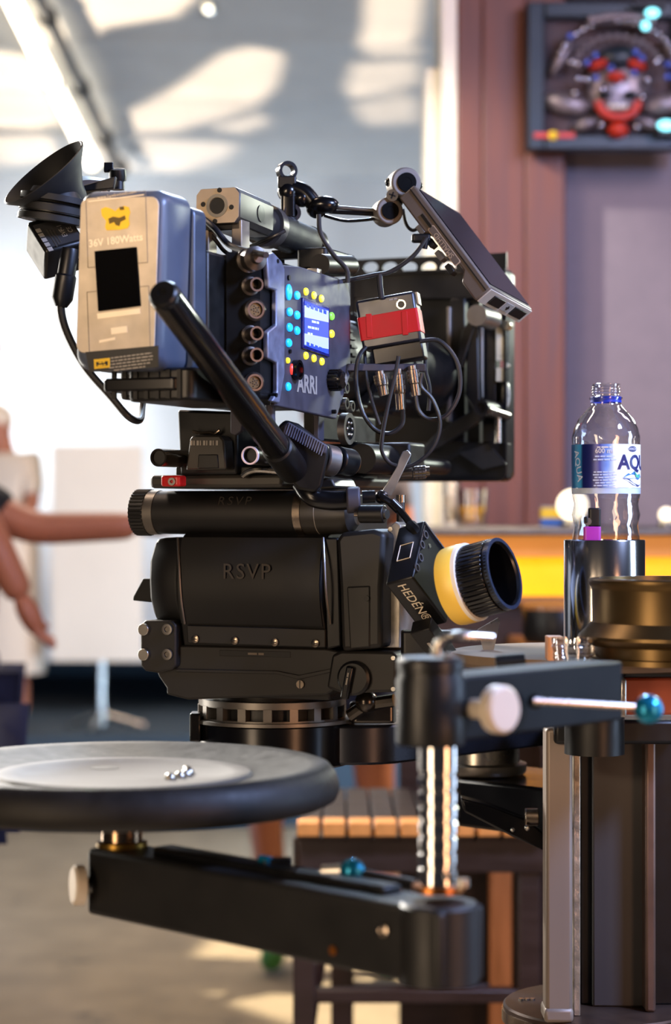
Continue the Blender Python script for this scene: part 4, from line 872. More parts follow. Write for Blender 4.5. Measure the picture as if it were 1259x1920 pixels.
# rear bracket under the camera with the quick plate in front of it
yb = -.13
t.part('rear_bracket', rprism([(332, 768), (445, 772), (445, 890), (338, 892)], yb, yb + .10), K['black'], bevel=.003)
qp = t.part('quick_release', rprism([(356, 822), (362, 816), (412, 816), (420, 826), (424, 880), (348, 882)], yb - .022, yb), K['plate'], bevel=.002)
t.part('release_recess', rprism([(372, 852), (408, 852), (410, 878), (370, 879)], yb - .0235, yb - .02), K['black'], qp, bevel=.001)
for k in range(9): t.part('bar_mark', rprism([(357 + 6 * k, 826), (357 + 6 * k + (2 if k % 2 else 4), 826), (357 + 6 * k + (2 if k % 2 else 4), 835), (357 + 6 * k, 835)], yb - .0226, yb - .02), K['greyp'], qp)
t.part('chrome_catch', MB().tube([hp(362, 809, yb - .01), hp(376, 812, yb - .01), hp(392, 811, yb - .01), hp(402, 813, yb - .01), hp(412, 806, yb - .01)], .0016, 8, 4), K['lemo'])
t.part('side_tab', rprism([(432, 768), (440, 768), (454, 790), (452, 808), (440, 816), (432, 812)], yb - .03, yb - .022), K['panel'], bevel=.001)
def rod(px, py, rp_, y0, y1, lit=False):
    c = hp(px, py, y0); r = pm(rp_, rdepth(c)); e = Vector((c.x, y1, c.z))
    o = t.part('support_rod', MB().ring(c.lerp(e, .5), Y1, r, r * .78, (e - c).length), K['steel'] if not lit else K['black']); t.part('rod_bore', MB().cyl(c + Y1 * .006, e, r * .77), K['black'], o)
    if lit: t.part('rod_rim', MB().ring(c - Y1 * .0005, Y1, r * 1.02, r * .84, .003), mat('lit_rim_paint', '#f0d6d8', .4, 0), o)  # light on the rod's rim painted as a pale pink ring
    return c
K['dsteel'] = mat('dark_steel', '#4a4540', .2, .9)
c = hp(297, 858, -.19); r = pm(17, rdepth(c)); o = t.part('support_rod', MB().lathe([(r * .8, .01), (r * .8, 0), (r, 0), (r, .12)], 28, frame(c, Y1)), K['dsteel']); t.part('rod_bore', MB().cyl(c + Y1 * .004, c + Y1 * .008, r * .8), K['black'], o)
rod(470, 854, 17, -.17, .42, True)
t.part('clamp_block', MB().rbox((hp(460, 855, -.1).x + .0, -.05, hp(460, 862, -.1).z), (.07, .06, .045), .006, axis='y'), K['black'], bevel=.002)
t.part('front_clamp', MB().box((.05, .12, hp(470, 854, -.1).z), (.16, .05, .036)), K['black'], bevel=.003)
t.part('rod_collar', MB().cyl(Vector((hp(470, 854, -.17).x + .045, .02, hp(470, 852, -.17).z)), Vector((hp(470, 854, -.17).x + .045, .16, hp(470, 852, -.17).z)), .016), K['blackm'])
o = t.part('red_lever', MB().rbox(hp(326, 902, -.17), (.022, .018, .011), .004, RM @ RI), K['redp'], bevel=.002)
t.part('lever_pivot', MB().ring(hp(323, 903, -.1795), Y1, .004, .0018, .003), K['alu'], o)
t.part('wedge_block', rprism([(566, 905), (572, 894), (622, 897), (630, 914), (585, 918)], -.12, -.06), K['plate'], bevel=.002)
t.part('chrome_lever', MB().tube([hp(455, 893, -.14), hp(466, 885, -.14), hp(485, 881, -.14), hp(520, 884, -.13)], .003, 8, 5), K['alu'])
t.part('side_plate', MB().box(sp(600, 800, .06) + Vector((0, .06, 0)), (.014, .18, .03)), K['black'], bevel=.002)
t.part('side_post', MB().cyl(sp(507, 760, .09), sp(507, 795, .09), .005), K['panel']); t.part('side_bracket', MB().box(sp(598, 800, .085), (.006, .016, .03)), K['panel'], bevel=.001)

# ================================================================ PAN HEAD
t = Thing('pan_tilt_mount', 'heavy black fluid pan and tilt head engraved RSVP under the camera', 'tripod head', (0, 0, hp(500, 1312).z), RM)
zz = lambda py: hp(480, py).z
xx = lambda px: hp(px, 1100).x
prof = [(.09, zz(1312)), (-.086, zz(1312)), (-.09, zz(1262)), (-.094, zz(1215)), (-.100, zz(1175)), (-.107, zz(1130)), (-.109, zz(1095)), (-.106, zz(1050)), (-.098, zz(1010)), (-.07, zz(975)), (-.04, zz(925)), (.08, zz(925))]
XP = lambda x: Matrix(((0, 0, 1, x), (1, 0, 0, 0), (0, 1, 0, 0), (0, 0, 0, 1)))
core = [(a, b) for a, b in prof]
body = t.part('body', MB().prism(core, xx(606) - xx(335), XP(xx(335))), K['head'], bevel=.002)
# left domed end
def scaled(k, dz=0):
    cz = zz(1090); return [(y_ * k, cz + (z_ - cz) * k + dz) for y_, z_ in [(.085, zz(1172)), (-.092, zz(1172)), (-.104, zz(1130)), (-.106, zz(1090)), (-.104, zz(1050)), (-.09, zz(1008)), (.085, zz(1008))]]
mb = MB(); st_ = [(335, 1.0), (318, 1.0), (296, .985), (280, .95), (270, .86), (266, .7)]
n_ = 7
for px, k in st_: mb.v += [Vector((xx(px), a_, b_)) for a_, b_ in scaled(k)]
for i in range(len(st_) - 1):
    for j in range(n_): mb.f.append([i * n_ + j, i * n_ + (j + 1) % n_, (i + 1) * n_ + (j + 1) % n_, (i + 1) * n_ + j])
mb.f += [list(range(n_))[::-1], list(range((len(st_) - 1) * n_, len(st_) * n_))]
t.part('end_cap', mb, K['head'], bevel=.004, seg=3)
# cover sheet with its seams, flange and screws
cov = [(-.1095 + .0, zz(1130)), (-.1115, zz(1095)), (-.1085, zz(1050)), (-.1005, zz(1008)), (-.096, zz(1008)), (-.104, zz(1050)), (-.107, zz(1095)), (-.105, zz(1130)), (-.098, zz(1172)), (-.1025, zz(1172))]
t.part('cover_sheet', MB().prism([(a, b) for a, b in [cov[9], cov[0], cov[1], cov[2], cov[3], cov[4], cov[5], cov[6], cov[7], cov[8]]], xx(603) - xx(338), XP(xx(338))), K['head'], sharp=50)
t.part('cover_flange', rprism([(350, 1172), (610, 1180), (610, 1214), (352, 1206)], -.104, -.09), K['headg'], bevel=.001)
for px, py in ((367, 1198), (441, 1201), (516, 1204), (592, 1206)):
    p = hp(px, py, -.105); sc_ = t.part('cover_screw', MB().lathe([(.0042, 0), (.0042, .0018), (.002, .0026), (0, .0026)], 16, frame(p, -Y1)), K['lemo']); t.part('screw_slot', MB().box(p - Y1 * .0028, (.005, .0006, .001)), K['black'], sc_)
for px in (333.5, 606.5):
    e = [hp(px, 1008, -.1025), hp(px + 2, 1050, -.11), hp(px + 4, 1095, -.113), hp(px + 7, 1130, -.1105), hp(px + 13, 1170, -.104)]
    t.part('cover_edge', MB().tube(e, .0013, 6, 5), K['greym'])
# lower casting
t.part('lower_casting', rprism([(352, 1210), (612, 1216), (640, 1222), (640, 1285), (612, 1303), (352, 1312), (312, 1302), (312, 1290), (298, 1270), (290, 1250), (330, 1210)], -.098, -.05), K['headg'], bevel=.002)
t.part('name_recess', rprism([(412, 1219), (545, 1222), (545, 1233), (412, 1230)], -.0985, -.0975), K['head'], bevel=.0003)
p = hp(480, 1226, -.0995); t.part('lettering', text('#6', .005, frame(p, -Y1, X1)), K['line'])
t.part('casting_ridge', rprism([(330, 1254), (520, 1258), (560, 1266), (640, 1250), (640, 1256), (560, 1274), (520, 1264), (330, 1260)], -.1005, -.097), K['headg'], bevel=.0006)
p = hp(564, 1283, -.099); sc_ = t.part('slotted_screw', MB().cyl(p, p - Y1 * .002, .0042), K['lemo']); t.part('screw_slot', MB().box(p - Y1 * .0022, (.0008, .0006, .008)), K['black'], sc_)
# hinge block at lower left
hb_ = t.part('hinge_block', rprism([(263, 1172), (272, 1163), (322, 1163), (330, 1172), (330, 1248), (322, 1256), (296, 1262), (272, 1258), (263, 1248)], -.108, -.07), K['headg'], bevel=.002)
for py in (1180, 1227):
    p = hp(273, py, -.108); o = t.part('slotted_bolt', MB().cyl(p + Y1 * .003, p - Y1 * .006, .0062), K['alu'], hb_, bevel=.0006); t.part('bolt_slot', MB().box((0, 0, 0), (.011, .0008, .0016), Matrix.Translation(p - Y1 * .0062) @ Matrix.Rotation(R(-40), 4, 'Y')), K['black'], o) if False else None
    p = hp(315, py, -.109); t.part('socket_bolt', MB().lathe([(.0058, 0), (.0058, .003), (.0044, .0032), (.003, .0032), (.0026, .001), (0, .001)], 20, frame(p, -Y1)), K['greym'], hb_)
t.part('pointer', rprism([(268, 1085), (288, 1085), (290, 1130), (249, 1126), (250, 1118)], -.06, -.05), K['black'], bevel=.001)
# top tube (tilt drum) with knurled knob and end collar
tc = hp(440, 961, -.085); rt = pm(41, rdepth(tc)); tx = lambda px: hp(px, 961, -.085).x
t.part('tilt_tube', MB().cyl((tx(296), tc.y, tc.z), (tx(572), tc.y, tc.z), rt, n=40), K['head'])
t.part('tube_ring', MB().ring((tx(292), tc.y, tc.z), X1, rt * 1.03, rt * .8, .012, 40), K['greym'])
kn = t.part('knurled_knob', MB().cyl((tx(258), tc.y, tc.z), (tx(287), tc.y, tc.z), rt * .98, n=40), K['rubber'])
t.many('knob_rib', MB().cyl((-.008, 0, 0), (.008, 0, 0), .002, n=6), K['rubber'], [Matrix.Translation((tx(272), tc.y, tc.z)) @ Matrix.Rotation(2 * math.pi * k / 36, 4, 'X') @ Matrix.Translation((0, rt, 0)) for k in range(36)], kn)
t.part('end_collar', MB().ring((tx(571), tc.y, tc.z), X1, rt * 1.05, rt * .9, .008, 40), K['lemo'])
t.part('end_drum', MB().lathe([(rt * 1.0, 0), (rt, tx(612) - tx(574)), (rt * .97, tx(640) - tx(574)), (rt * .9, tx(660) - tx(574)), (rt * .55, tx(672) - tx(574)), (0, tx(673) - tx(574))], 40, frame((tx(574), tc.y, tc.z), X1)), K['plate'])
p = Vector((tx(610), tc.y - rt - .0003, tc.z)); t.part('scale_line', MB().ring((tx(604), tc.y, tc.z), X1, rt * 1.004, rt * .95, .0008, 40), K['greyp'])
# engraved letters
p = hp(462, 1073, -.1128); t.part('lettering', text('RSVP', pm(30, rdepth(p)) / .72, frame(p, -Y1, X1), space=1.15), mat('worn_engraving', '#3a352f', .6))
p = hp(440, 940, -.085 - rt * .88); t.part('lettering', text('RSVP', pm(19, rdepth(p)) / .72, frame(Vector((p.x, p.y, p.z)), Vector((0, -.86, .5)), X1), space=1.3), mat('faint_engraving', '#2a2622', .6))
# right housing, disc edge plate, lower right block with dial
t.part('gap_block', rprism([(606, 1008), (634, 1008), (640, 1212), (612, 1218)], -.1, -.02), K['black'], bevel=.002)
t.part('brake_housing', rprism([(630, 1012), (640, 998), (700, 992), (722, 1000), (716, 1100), (716, 1215), (640, 1222), (636, 1100)], -.112, -.02), K['headg'], bevel=.006)
t.part('housing_panel', rprism([(650, 1100), (694, 1098), (694, 1214), (656, 1218)], -.1135, -.11), K['headg'], bevel=.002)
p = hp(688, 1122, -.114); t.part('housing_screw', MB().cyl(p, p - Y1 * .0012, .003), K['head'])
ep = t.part('edge_plate', rprism([(714, 1215), (714, 1080), (718, 1020), (728, 990), (742, 978), (752, 985), (750, 1215)], -.085, -.03), mat('bright_edge_plate', '#8d877d', .35, .5, .25, 60, bump=.3), bevel=.001)
for px, py in ((733, 992), (718, 1030), (717, 1085), (716, 1142), (717, 1208)):
    p = hp(px, py, -.0855); t.part('plate_screw', MB().cyl(p + Y1 * .001, p - Y1 * .0012, .0024, n=12), K['alu'], ep)
t.part('dial_block', rprism([(622, 1228), (640, 1220), (738, 1222), (744, 1232), (742, 1298), (640, 1300), (612, 1290)], -.104, -.02), K['headg'], bevel=.003)
p = hp(667, 1271, -.104); dl = t.part('dial', MB().lathe([(.0175, 0), (.0175, .006), (.015, .008), (0, .008)], 28, frame(p, -Y1)), K['black']); t.part('dial_lever', MB().box((0, 0, 0), (.008, .008, .034), Matrix.Translation(p - Y1 * .011 + Vector((-.004, 0, -.004))) @ Matrix.Rotation(R(12), 4, 'Y')), K['grip'], dl, bevel=.002); t.part('lettering', text('#6', .0034, frame(p - Y1 * .0153 + Vector((-.003, 0, 0)), -Y1, Vector((.2, 0, 1)))), K['greyp'], dl)
for py in (1234, 1292):
    p = hp(738, py, -.1045); t.part('plate_screw', MB().cyl(p, p - Y1 * .0012, .0022, n=12), K['alu'])
# castellated base ring
rc_ = Vector((.007, 0, 0)); zr0, zr1 = hp(500, 1357, 0).z, hp(500, 1312, 0).z; rr2 = pm(138, 2.3)
zr0 = H - (1362 - 960) / F * 2.225; zr1 = H - (1318 - 960) / F * 2.225
bm_ = lambda z: Matrix.Translation((rc_.x, rc_.y, z))
t.part('ring_top', MB().lathe([(rr2 * .7, 0), (rr2, 0), (rr2, -.007), (rr2 * .96, -.008), (rr2 * .7, -.008)][::-1], 56, bm_(zr1), closed=True), K['greym'])
t.part('ring_bottom', MB().lathe([(rr2 * .7, 0), (rr2, 0), (rr2, .005), (rr2 * .7, .005)], 56, bm_(zr0), closed=True), K['greym'])
t.part('ring_core', MB().lathe([(rr2 * .86, 0), (rr2 * .86, zr1 - zr0 - .004)], 48, bm_(zr0 + .002)), K['black'])
t.many('ring_post', MB().box((0, 0, 0), (.009, .0115, zr1 - zr0 - .011)), K['greym'], [Matrix.Translation((rc_.x, rc_.y, (zr0 + zr1) / 2 - .001)) @ Matrix.Rotation(2 * math.pi * (k + .5) / 18, 4, 'Z') @ Matrix.Translation((rr2 - .005, 0, 0)) @ Matrix.Rotation(R(90), 4, 'Z') for k in range(18)])
t.part('neck', MB().lathe([(rr2 * .8, zr1 - .004), (rr2 * .8, zz(1305))], 48, Matrix.Translation((rc_.x, rc_.y, 0))), K['headg'])
p = hp(690, 1322, -.02); t.part('lock_lever', MB().tube([p + Vector((-.02, 0, -.012)), p, p + Vector((.03, 0, .006))], .007, 10, 5), K['dsteel']); t.part('lever_knob', MB().ball(p + Vector((.0, -.004, .004)), .012), K['dsteel'])

# ================================================================ PAN BAR
t = Thing('pan_bar', 'long black tube handle slanting from the battery down to the pan head', 'handle', at(600, 915, 2.14))
e0, e1 = at(306, 551, 1.80), at(548, 878, 2.11); ed = (e1 - e0).normalized()
k0 = e0.lerp(e1, .66)
t.part('grip_tube', MB().lathe([(.0, 0), (.0118, 0), (.0133, .002), (.0137, .006), (.0142, (k0 - e0).length), (.0134, (k0 - e0).length + .002), (.0134, (e1 - e0).length)], 40, frame(e0, ed)), K['grip'])
t.part('end_cap', MB().lathe([(.0, -.0012), (.004, -.001), (.0042, -.0024), (.011, -.0024), (.0127, 0), (.0127, .002)], 36, frame(e0, ed)), K['blackm'])
t.part('tube_sleeve', MB().lathe([(.0138, -.05), (.0155, -.048), (.0155, .0), (.0145, .004)], 36, frame(e1, ed)), K['black'])
jb = at(596, 868, 2.12)
t.part('joint_block', MB().prism([(x - 596, -(y - 868)) for x, y in [(522, 800), (536, 788), (560, 795), (618, 838), (616, 858), (604, 912), (592, 924), (560, 918), (540, 895)]], .03, Matrix.Translation(jb) @ Matrix.Rotation(R(90), 4, 'X') @ Matrix.Diagonal((2.12 / F, 2.12 / F, 1, 1)), z0=-.015), K['blackm'], bevel=.003)
pad = t.part('ribbed_pad', MB().prism([(x - 596, -(y - 868)) for x, y in [(534, 800), (542, 792), (615, 836), (612, 852), (600, 850), (530, 816)]], .034, Matrix.Translation(jb) @ Matrix.Rotation(R(90), 4, 'X') @ Matrix.Diagonal((2.12 / F, 2.12 / F, 1, 1)), z0=-.017), K['panel'], bevel=.0015)
v0, v1 = at(540, 800, 2.1025), at(606, 840, 2.1025)
t.many('pad_rib', MB().box((0, 0, 0), (.0009, .0012, .012)), K['strip'], [Matrix.Translation(v0.lerp(v1, k / 15) + Vector((0, 0, -.002))) @ Matrix.Rotation(R(18), 4, 'Y') for k in range(16)], pad)
t.part('elbow_tube', MB().tube([at(566, 908, 2.13), at(585, 930, 2.12), at(620, 938, 2.12), at(668, 936, 2.12)], pm(19, 2.12), 16, 6), K['grip'])
t.part('rosette', MB().cyl(at(602, 860, 2.14), at(626, 866, 2.15), pm(30, 2.14)), K['greym'], bevel=.002); t.part('clamp_cap', MB().cyl(at(630, 862, 2.16), at(660, 868, 2.18), pm(26, 2.16)), K['blackm'], bevel=.003)
t.part('clamp_collar', MB().cyl(at(650, 938, 2.12), at(676, 937, 2.12), pm(25, 2.12)), K['panel'], bevel=.002); t.part('clamp_screw', MB().cyl(at(664, 963, 2.11), at(676, 963, 2.11), pm(6, 2.11)), K['lemo'])
kb = t.part('knurled_knob', MB().cyl(at(676, 964, 2.11), at(722, 964, 2.10), pm(17, 2.11), n=28), K['black'], bevel=.001); t.part('knob_bolt', MB().cyl(at(721, 964, 2.10), at(727, 964, 2.098), pm(9, 2.1)), K['alu'], kb)
t.part('short_stub', MB().cyl(at(680, 932, 2.13), at(704, 931, 2.13), pm(12, 2.13)), K['black'])
# chrome pole bracket + blade lever
t = Thing('blade_lever', 'worn silver lever blade standing up between pan head and matte box', 'lever', at(716, 930, 2.16))
t.part('blade', MB().prism([(x - 740, -(y - 890)) for x, y in [(714, 926), (734, 930), (772, 852), (766, 844), (756, 846), (748, 862), (745, 874)]], .004, Matrix.Translation(at(740, 890, 2.16)) @ Matrix.Rotation(R(90), 4, 'X') @ Matrix.Diagonal((2.16 / F, 2.16 / F, 1, 1)), z0=-.002), mat('worn_silver', '#a8a6a0', .35, .9, .2, 40), bevel=.0008)
t.part('pivot', MB().ball(at(716, 932, 2.155), pm(13, 2.155)), K['dsteel']); t.part('pivot_arm', MB().tube([at(716, 932, 2.15), at(745, 952, 2.14), at(772, 985, 2.12)], pm(7, 2.14), 10, 5), K['dsteel']); t.part('arm_ring', MB().ring(at(742, 948, 2.14), (1, 0, -1), pm(10, 2.14), pm(6, 2.14), .012), K['grip']); t.part('brass_nut', MB().cyl(at(752, 928, 2.2), at(752, 942, 2.2), pm(9, 2.2)), K['lemo']); t.part('post', MB().cyl(at(752, 942, 2.2), at(752, 990, 2.2), pm(8, 2.2)), K['plate'])

# ================================================================ FOCUS MOTOR
YH = 2.04; kH = YH / F
vh = (at(800, 1080, 1.0) - Vector((0, 0, H))).normalized(); vhx = Vector((vh.y, -vh.x, 0)).normalized(); vhy = vhx.cross(vh)
iw = lambda x, y, z: vhx * (x * kH) - vhy * (y * kH) - vh * (z * kH)
E1 = iw(52, -14, 27.5); E2 = iw(24, -110, -101); E3 = iw(66, 88, -80)
l1, l2, l3 = E1.length, E2.length, E3.length; E1.normalize(); E2 = (E2 - E1 * E2.dot(E1)).normalized(); E3s = E1.cross(E2); E3 = E3s if E3s.dot(E3) > 0 else -E3s
o0 = at(774, 1082, YH)
HMx = Matrix((E3, E2, E1)).transposed().to_4x4(); HMx.translation = o0        # local x along the box, y up its height, z out through the knob
t = Thing('focus_motor', 'black lens motor box with cream ringed ribbed knob beside the pan head', 'motor', o0)
case = t.part('case', MB().box((l3 * .5, l2 * .5, -l1 * .5), (l3, l2, l1), HMx), mat('motor_case', '#101012', .35, .2, .1, 40), bevel=.002)
t.part('lettering', text('HED\u00c9N\u00ae', l1 * .44, HMx @ Matrix.Translation((l3 * .46, -.0004, -l1 * .52)) @ Matrix.Rotation(R(90), 4, 'X') ), K['cream'], case)
s_ = l1 * .34; q_ = [(-.0004, l2 * .50 - s_, -l1 * .5 - s_ * .7), (-.0004, l2 * .50 + s_, -l1 * .5 - s_ * .7), (-.0004, l2 * .50 + s_, -l1 * .5 + s_ * .7), (-.0004, l2 * .50 - s_, -l1 * .5 + s_ * .7)]
t.part('square_mark', MB().tube([HMx @ Vector(v) for v in q_ + q_[:1]], .0005, 4, 1), K['cream'], case)
for k in range(4): t.part('face_dimple', MB().ring(HMx @ Vector((l3 * (.05 + .03 * (k % 2)), l2 * (.2 + .2 * k), .0004)), E1, .0042, .003, .0012, 20), K['panel'], case)
t.part('edge_trim', MB().box((l3 * .5, l2 - .004, .0005), (l3 * .98, .0015, .001), HMx), K['panel'], case)
kc = at(848, 1101, YH); kd = E1; kr = pm(70, 1.99)
KM = frame(kc, kd, E2)
t.part('cream_ring', MB().lathe([(kr * .9, 0), (kr * 1.08, .002), (kr * 1.10, .006), (kr * 1.10, .019), (kr * 1.06, .021), (kr * .9, .021)], 64, KM), K['lime'])
t.part('white_edge', MB().ring(kc + kd * .0215, kd, kr * 1.09, kr * .95, .004, 64), K['white'])
sleeve = t.part('knob_sleeve', MB().lathe([(.006, -.014), (.006, .0), (kr * .9, .003), (kr * .95, .021), (kr * .95, .050), (kr * 1.0, .052), (kr * 1.0, .056), (kr * .93, .057), (kr * .86, .054), (kr * .86, .024), (0, .024)], 64, KM), K['grip'])
t.many('knob_rib', MB().box((0, 0, 0), (.0035, .0042, .027)), K['grip'], [KM @ Matrix.Rotation(2 * math.pi * k / 44, 4, 'Z') @ Matrix.Translation((kr * .965, 0, .037)) for k in range(44)], sleeve, bevel=.0008)
t.part('rim_ring', MB().ring(kc + kd * .0555, kd, kr * 1.0, kr * .9, .004, 64), mat('blue_black_rim', '#28344a', .25, .3), sleeve)
t.part('center_hole', MB().cyl(KM @ Vector((.5 * kr, .5 * kr, .0245)), KM @ Vector((.5 * kr, .5 * kr, .0248)), .002), K['alu'], sleeve)
mp_ = t.part('mount_plate', MB().box((l3 * 1.1, -.016, -l1 * .5), (l3 * .8, .016, l1 * .7), HMx), K['black'], bevel=.001)
t.part('lettering', text('#5', .007, HMx @ Matrix.Translation((l3 * 1.1, -.0244, -l1 * .5)) @ Matrix.Rotation(R(90), 4, 'X')), K['greyp'], mp_)
t.part('mount_strut', MB().tube([at(770, 985, 2.1), at(784, 1000, 2.09), at(800, 1030, 2.09)], .006, 8, 4), K['black']); t.part('side_blade', MB().prism([(x - 915, -(y - 1200)) for x, y in [(896, 1180), (934, 1158), (938, 1166), (922, 1236), (912, 1240)]], .003, Matrix.Translation(at(915, 1200, 2.1)) @ Matrix.Rotation(R(90), 4, 'X') @ Matrix.Diagonal((2.1 / F, 2.1 / F, 1, 1))), K['alu'])
t.part('clamp_block', MB().rbox(at(800, 1215, 2.12), (.05, .03, .035), .004), K['black'], bevel=.002)
# ================================================================ DOLLY ARMS
def hull2(c0, r0, c1, r1, n=14):                     # plan outline of a bar with round ends
    d = Vector(c1) - Vector(c0); a0 = math.atan2(d.y, d.x); P = []
    for k in range(n + 1): a = a0 + math.pi / 2 + math.pi * k / n; P.append((c0[0] + r0 * math.cos(a), c0[1] + r0 * math.sin(a)))
    for k in range(n + 1): a = a0 - math.pi / 2 + math.pi * k / n; P.append((c1[0] + r1 * math.cos(a), c1[1] + r1 * math.sin(a)))
    return P
K['gloss'] = mat('glossy_black', '#0e0e12', .22, .3, .1, 15)
K['glossb'] = mat('satin_dark_metal', '#2a2c34', .28, .7, .12, 15)
zo0, zo1 = H - .268, H - .226
t = Thing('offset_arm', 'dark metal offset arm reaching right from under the pan head', 'arm', (-.07, 2.3, zo0))
t.part('arm_bar', MB().prism(hull2((.02, 2.33), .075, (.225, 2.49), .045), zo1 - zo0, ID, z0=zo0), K['glossb'], bevel=.003)
t.part('round_housing', MB().lathe([(.082, zo0 - .002), (.084, zo0), (.084, zo1), (.082, zo1 + .002)], 56, Matrix.Translation((-.0675, 2.3, 0))), K['gloss'])
t.part('flange', MB().lathe([(.05, zo1 + .002), (.0895, zo1 + .002), (.0895, zo1 + .0055), (.05, zo1 + .0055)], 56, Matrix.Translation((-.0675, 2.3, 0)), closed=True), K['greym'])
t.part('side_lug', MB().box(at(368, 1362, 2.27), (.012, .03, .03)), K['gloss'], bevel=.002)
t.part('side_clamp', MB().rbox(at(700, 1335, 2.27), (.05, .03, .022), .008), K['dsteel'], bevel=.003); t.part('clamp_pin', MB().cyl(at(672, 1322, 2.27), at(735, 1318, 2.27), .008), K['alu'])
t = Thing('swivel_disc', 'grey round swivel mount between the offset arm and dolly boom', 'mount', (.19, 2.48, H - .305))
t.part('lower_disc', MB().lathe([(.05, H - .305), (.052, H - .302), (.052, H - .294), (.046, H - .292)], 40, Matrix.Translation((.172, 2.50, 0))), K['greym']); t.part('upper_disc', MB().lathe([(.044, H - .292), (.044, H - .27), (.04, H - .268)], 40, Matrix.Translation((.172, 2.50, 0))), K['alu'])
# dolly: boom, column, rails, tray
t = Thing('camera_dolly', 'tall black camera dolly column with boom and aluminium rails', 'dolly', (.5, 2.6, 0))
b0, b1 = Vector((.165, 2.535)), Vector((.42, 2.30))
bd2 = (b1 - b0).normalized(); bn = Vector((-bd2.y, bd2.x)); w2 = .075
t.part('boom', MB().prism([tuple(b0 - bn * w2), tuple(b1 - bn * w2), tuple(b1 + bn * w2), tuple(b0 + bn * w2)], .055, ID, z0=H - .362), K['gloss'], bevel=.004)
nb = at(945, 1530, 2.36); t.part('boom_nose', MB().prism([(x - 945, -(y - 1510)) for x, y in [(862, 1490), (905, 1500), (985, 1530), (1022, 1560), (1022, 1590), (955, 1560), (868, 1515)]], .03, Matrix.Translation(at(945, 1510, 2.36)) @ Matrix.Rotation(R(90), 4, 'X') @ Matrix.Diagonal((2.36 / F, 2.36 / F, 1, 1))), K['gloss'], bevel=.002)
t.part('boom_pivot', MB().cyl(at(985, 1532, 2.30), at(1010, 1532, 2.30), pm(17, 2.3)), K['lemo'], bevel=.001); t.part('boom_bolt', MB().ball(at(990, 1552, 2.29), pm(6, 2.29)), K['alu']); t.part('boom_bolt', MB().ball(at(962, 1556, 2.29), pm(4, 2.29)), K['alu'])
def upright(name, px0, px1, Y, d, z0, z1, m, bev=.002):
    x0, x1 = xat(px0, Y), xat(px1, Y); return t.part(name, MB().box(((x0 + x1) / 2, Y + d / 2, (z0 + z1) / 2), (x1 - x0, d, z1 - z0)), m, bevel=bev)
zc = H - (1360 - CY) / F * 2.2
K['mast'] = mat('satin_aluminium_post', '#8a7d72', .5, .35, .08, 20, stretch=(1, 1, .05))
upright('column_body', 1088, 1330, 2.25, .3, H - (1880 - CY) / F * 2.26, zc, K['black'])
upright('column_panel', 1112, 1211, 2.24, .02, H - (1880 - CY) / F * 2.26, zc - .01, mat('dark_grey_panel', '#3a3634', .6, 0, .08, 6))
upright('corner_rail', 1211, 1231, 2.215, .03, H - (1880 - CY) / F * 2.26, zc, mat('brown_metal_rail', '#6a554a', .4, .6), .003)
K['dent'] = mat('chipped_edge', '#b9ad98', .35, .7, .35, 60, bump=1.0)
upright('edge_strip', 1076, 1089, 2.20, .02, H - (1880 - CY) / F * 2.26, zc, K['dent'], .001)
upright('square_post', 1024, 1075, 2.17, .035, H - (1880 - CY) / F * 2.26, zc, K['mast'], .004)
upright('post_foot', 1021, 1077, 2.168, .04, H - (1880 - CY) / F * 2.26, H - (1890 - CY) / F * 2.17, K['mast'], .004)
c = at(1125, 1880, 2.26); t.part('round_plate', MB().lathe([(.098, -.02), (.102, -.018), (.102, -.002), (.1, 0), (0, 0)], 64, Matrix.Translation((c.x, c.y, c.z))), mat('brown_plate', '#4a3a32', .4, .5)); t.part('plate_rim', MB().ring((c.x, c.y, c.z - .012), (0, 0, 1), .1035, .1, .012, 64), K['lemo'])
for k in range(3): t.part('plate_bolt', MB().cyl((c.x - .082 + .006 * k, c.y + .012, c.z), (c.x - .082 + .006 * k, c.y + .012, c.z + .002), .0028, n=12), K['alu'])
t.part('plate_column', MB().lathe([(.05, .1), (.05, c.z - .02)], 40, Matrix.Translation((c.x, c.y, 0))), K['black'])
upright('cross_head', 1040, 1300, 2.16, .2, H - (1396 - CY) / F * 2.16, H - (1350 - CY) / F * 2.16, K['black'], .004)
t.part('orange_block', MB().box(at(1222, 1306, 2.06) + Vector((0, .04, 0)), (pm(130, 2.06), .08, pm(70, 2.06))), mat('rust_red_block', '#9c4a30', .5, .1, .1, 20), bevel=.003); t.part('block_edge', MB().box(at(1162, 1304, 2.05), (pm(12, 2.05), .06, pm(72, 2.05))), K['alu'], bevel=.002)
t.part('deck_block', MB().box(at(1240, 1250, 2.05) + Vector((0, .1, 0)), (pm(150, 2.05), .24, pm(34, 2.05))), K['black'], bevel=.003)
zt3 = H - (1233 - CY) / F * 2.0
t.part('round_tray', MB().lathe([(.0, -.012), (.13, -.012), (.135, -.008), (.135, 0), (.13, .001), (0, 0)], 64, Matrix.Translation((xat(1105, 2.08), 2.09, zt3))), mat('tan_tray', '#6b5846', .8, 0)); t.part('tray_post', MB().cyl((xat(1120, 2.1), 2.12, zc - .02), (xat(1120, 2.1), 2.12, zt3 - .01), .03), K['black'])
t.part('chassis', MB().box((.55, 2.62, .13), (.8, .95, .1)), K['black'], bevel=.01)
for x_ in (.2, .9):
    for y_ in (2.28, 2.98):
        wl = t.part('wheel', MB().lathe([(.0, -.03), (.05, -.03), (.085, -.028), (.09, -.02), (.09, .02), (.085, .028), (.05, .03), (0, .03)], 32, frame((x_, y_, .09), (1, 0, 0))), K['rubber'])
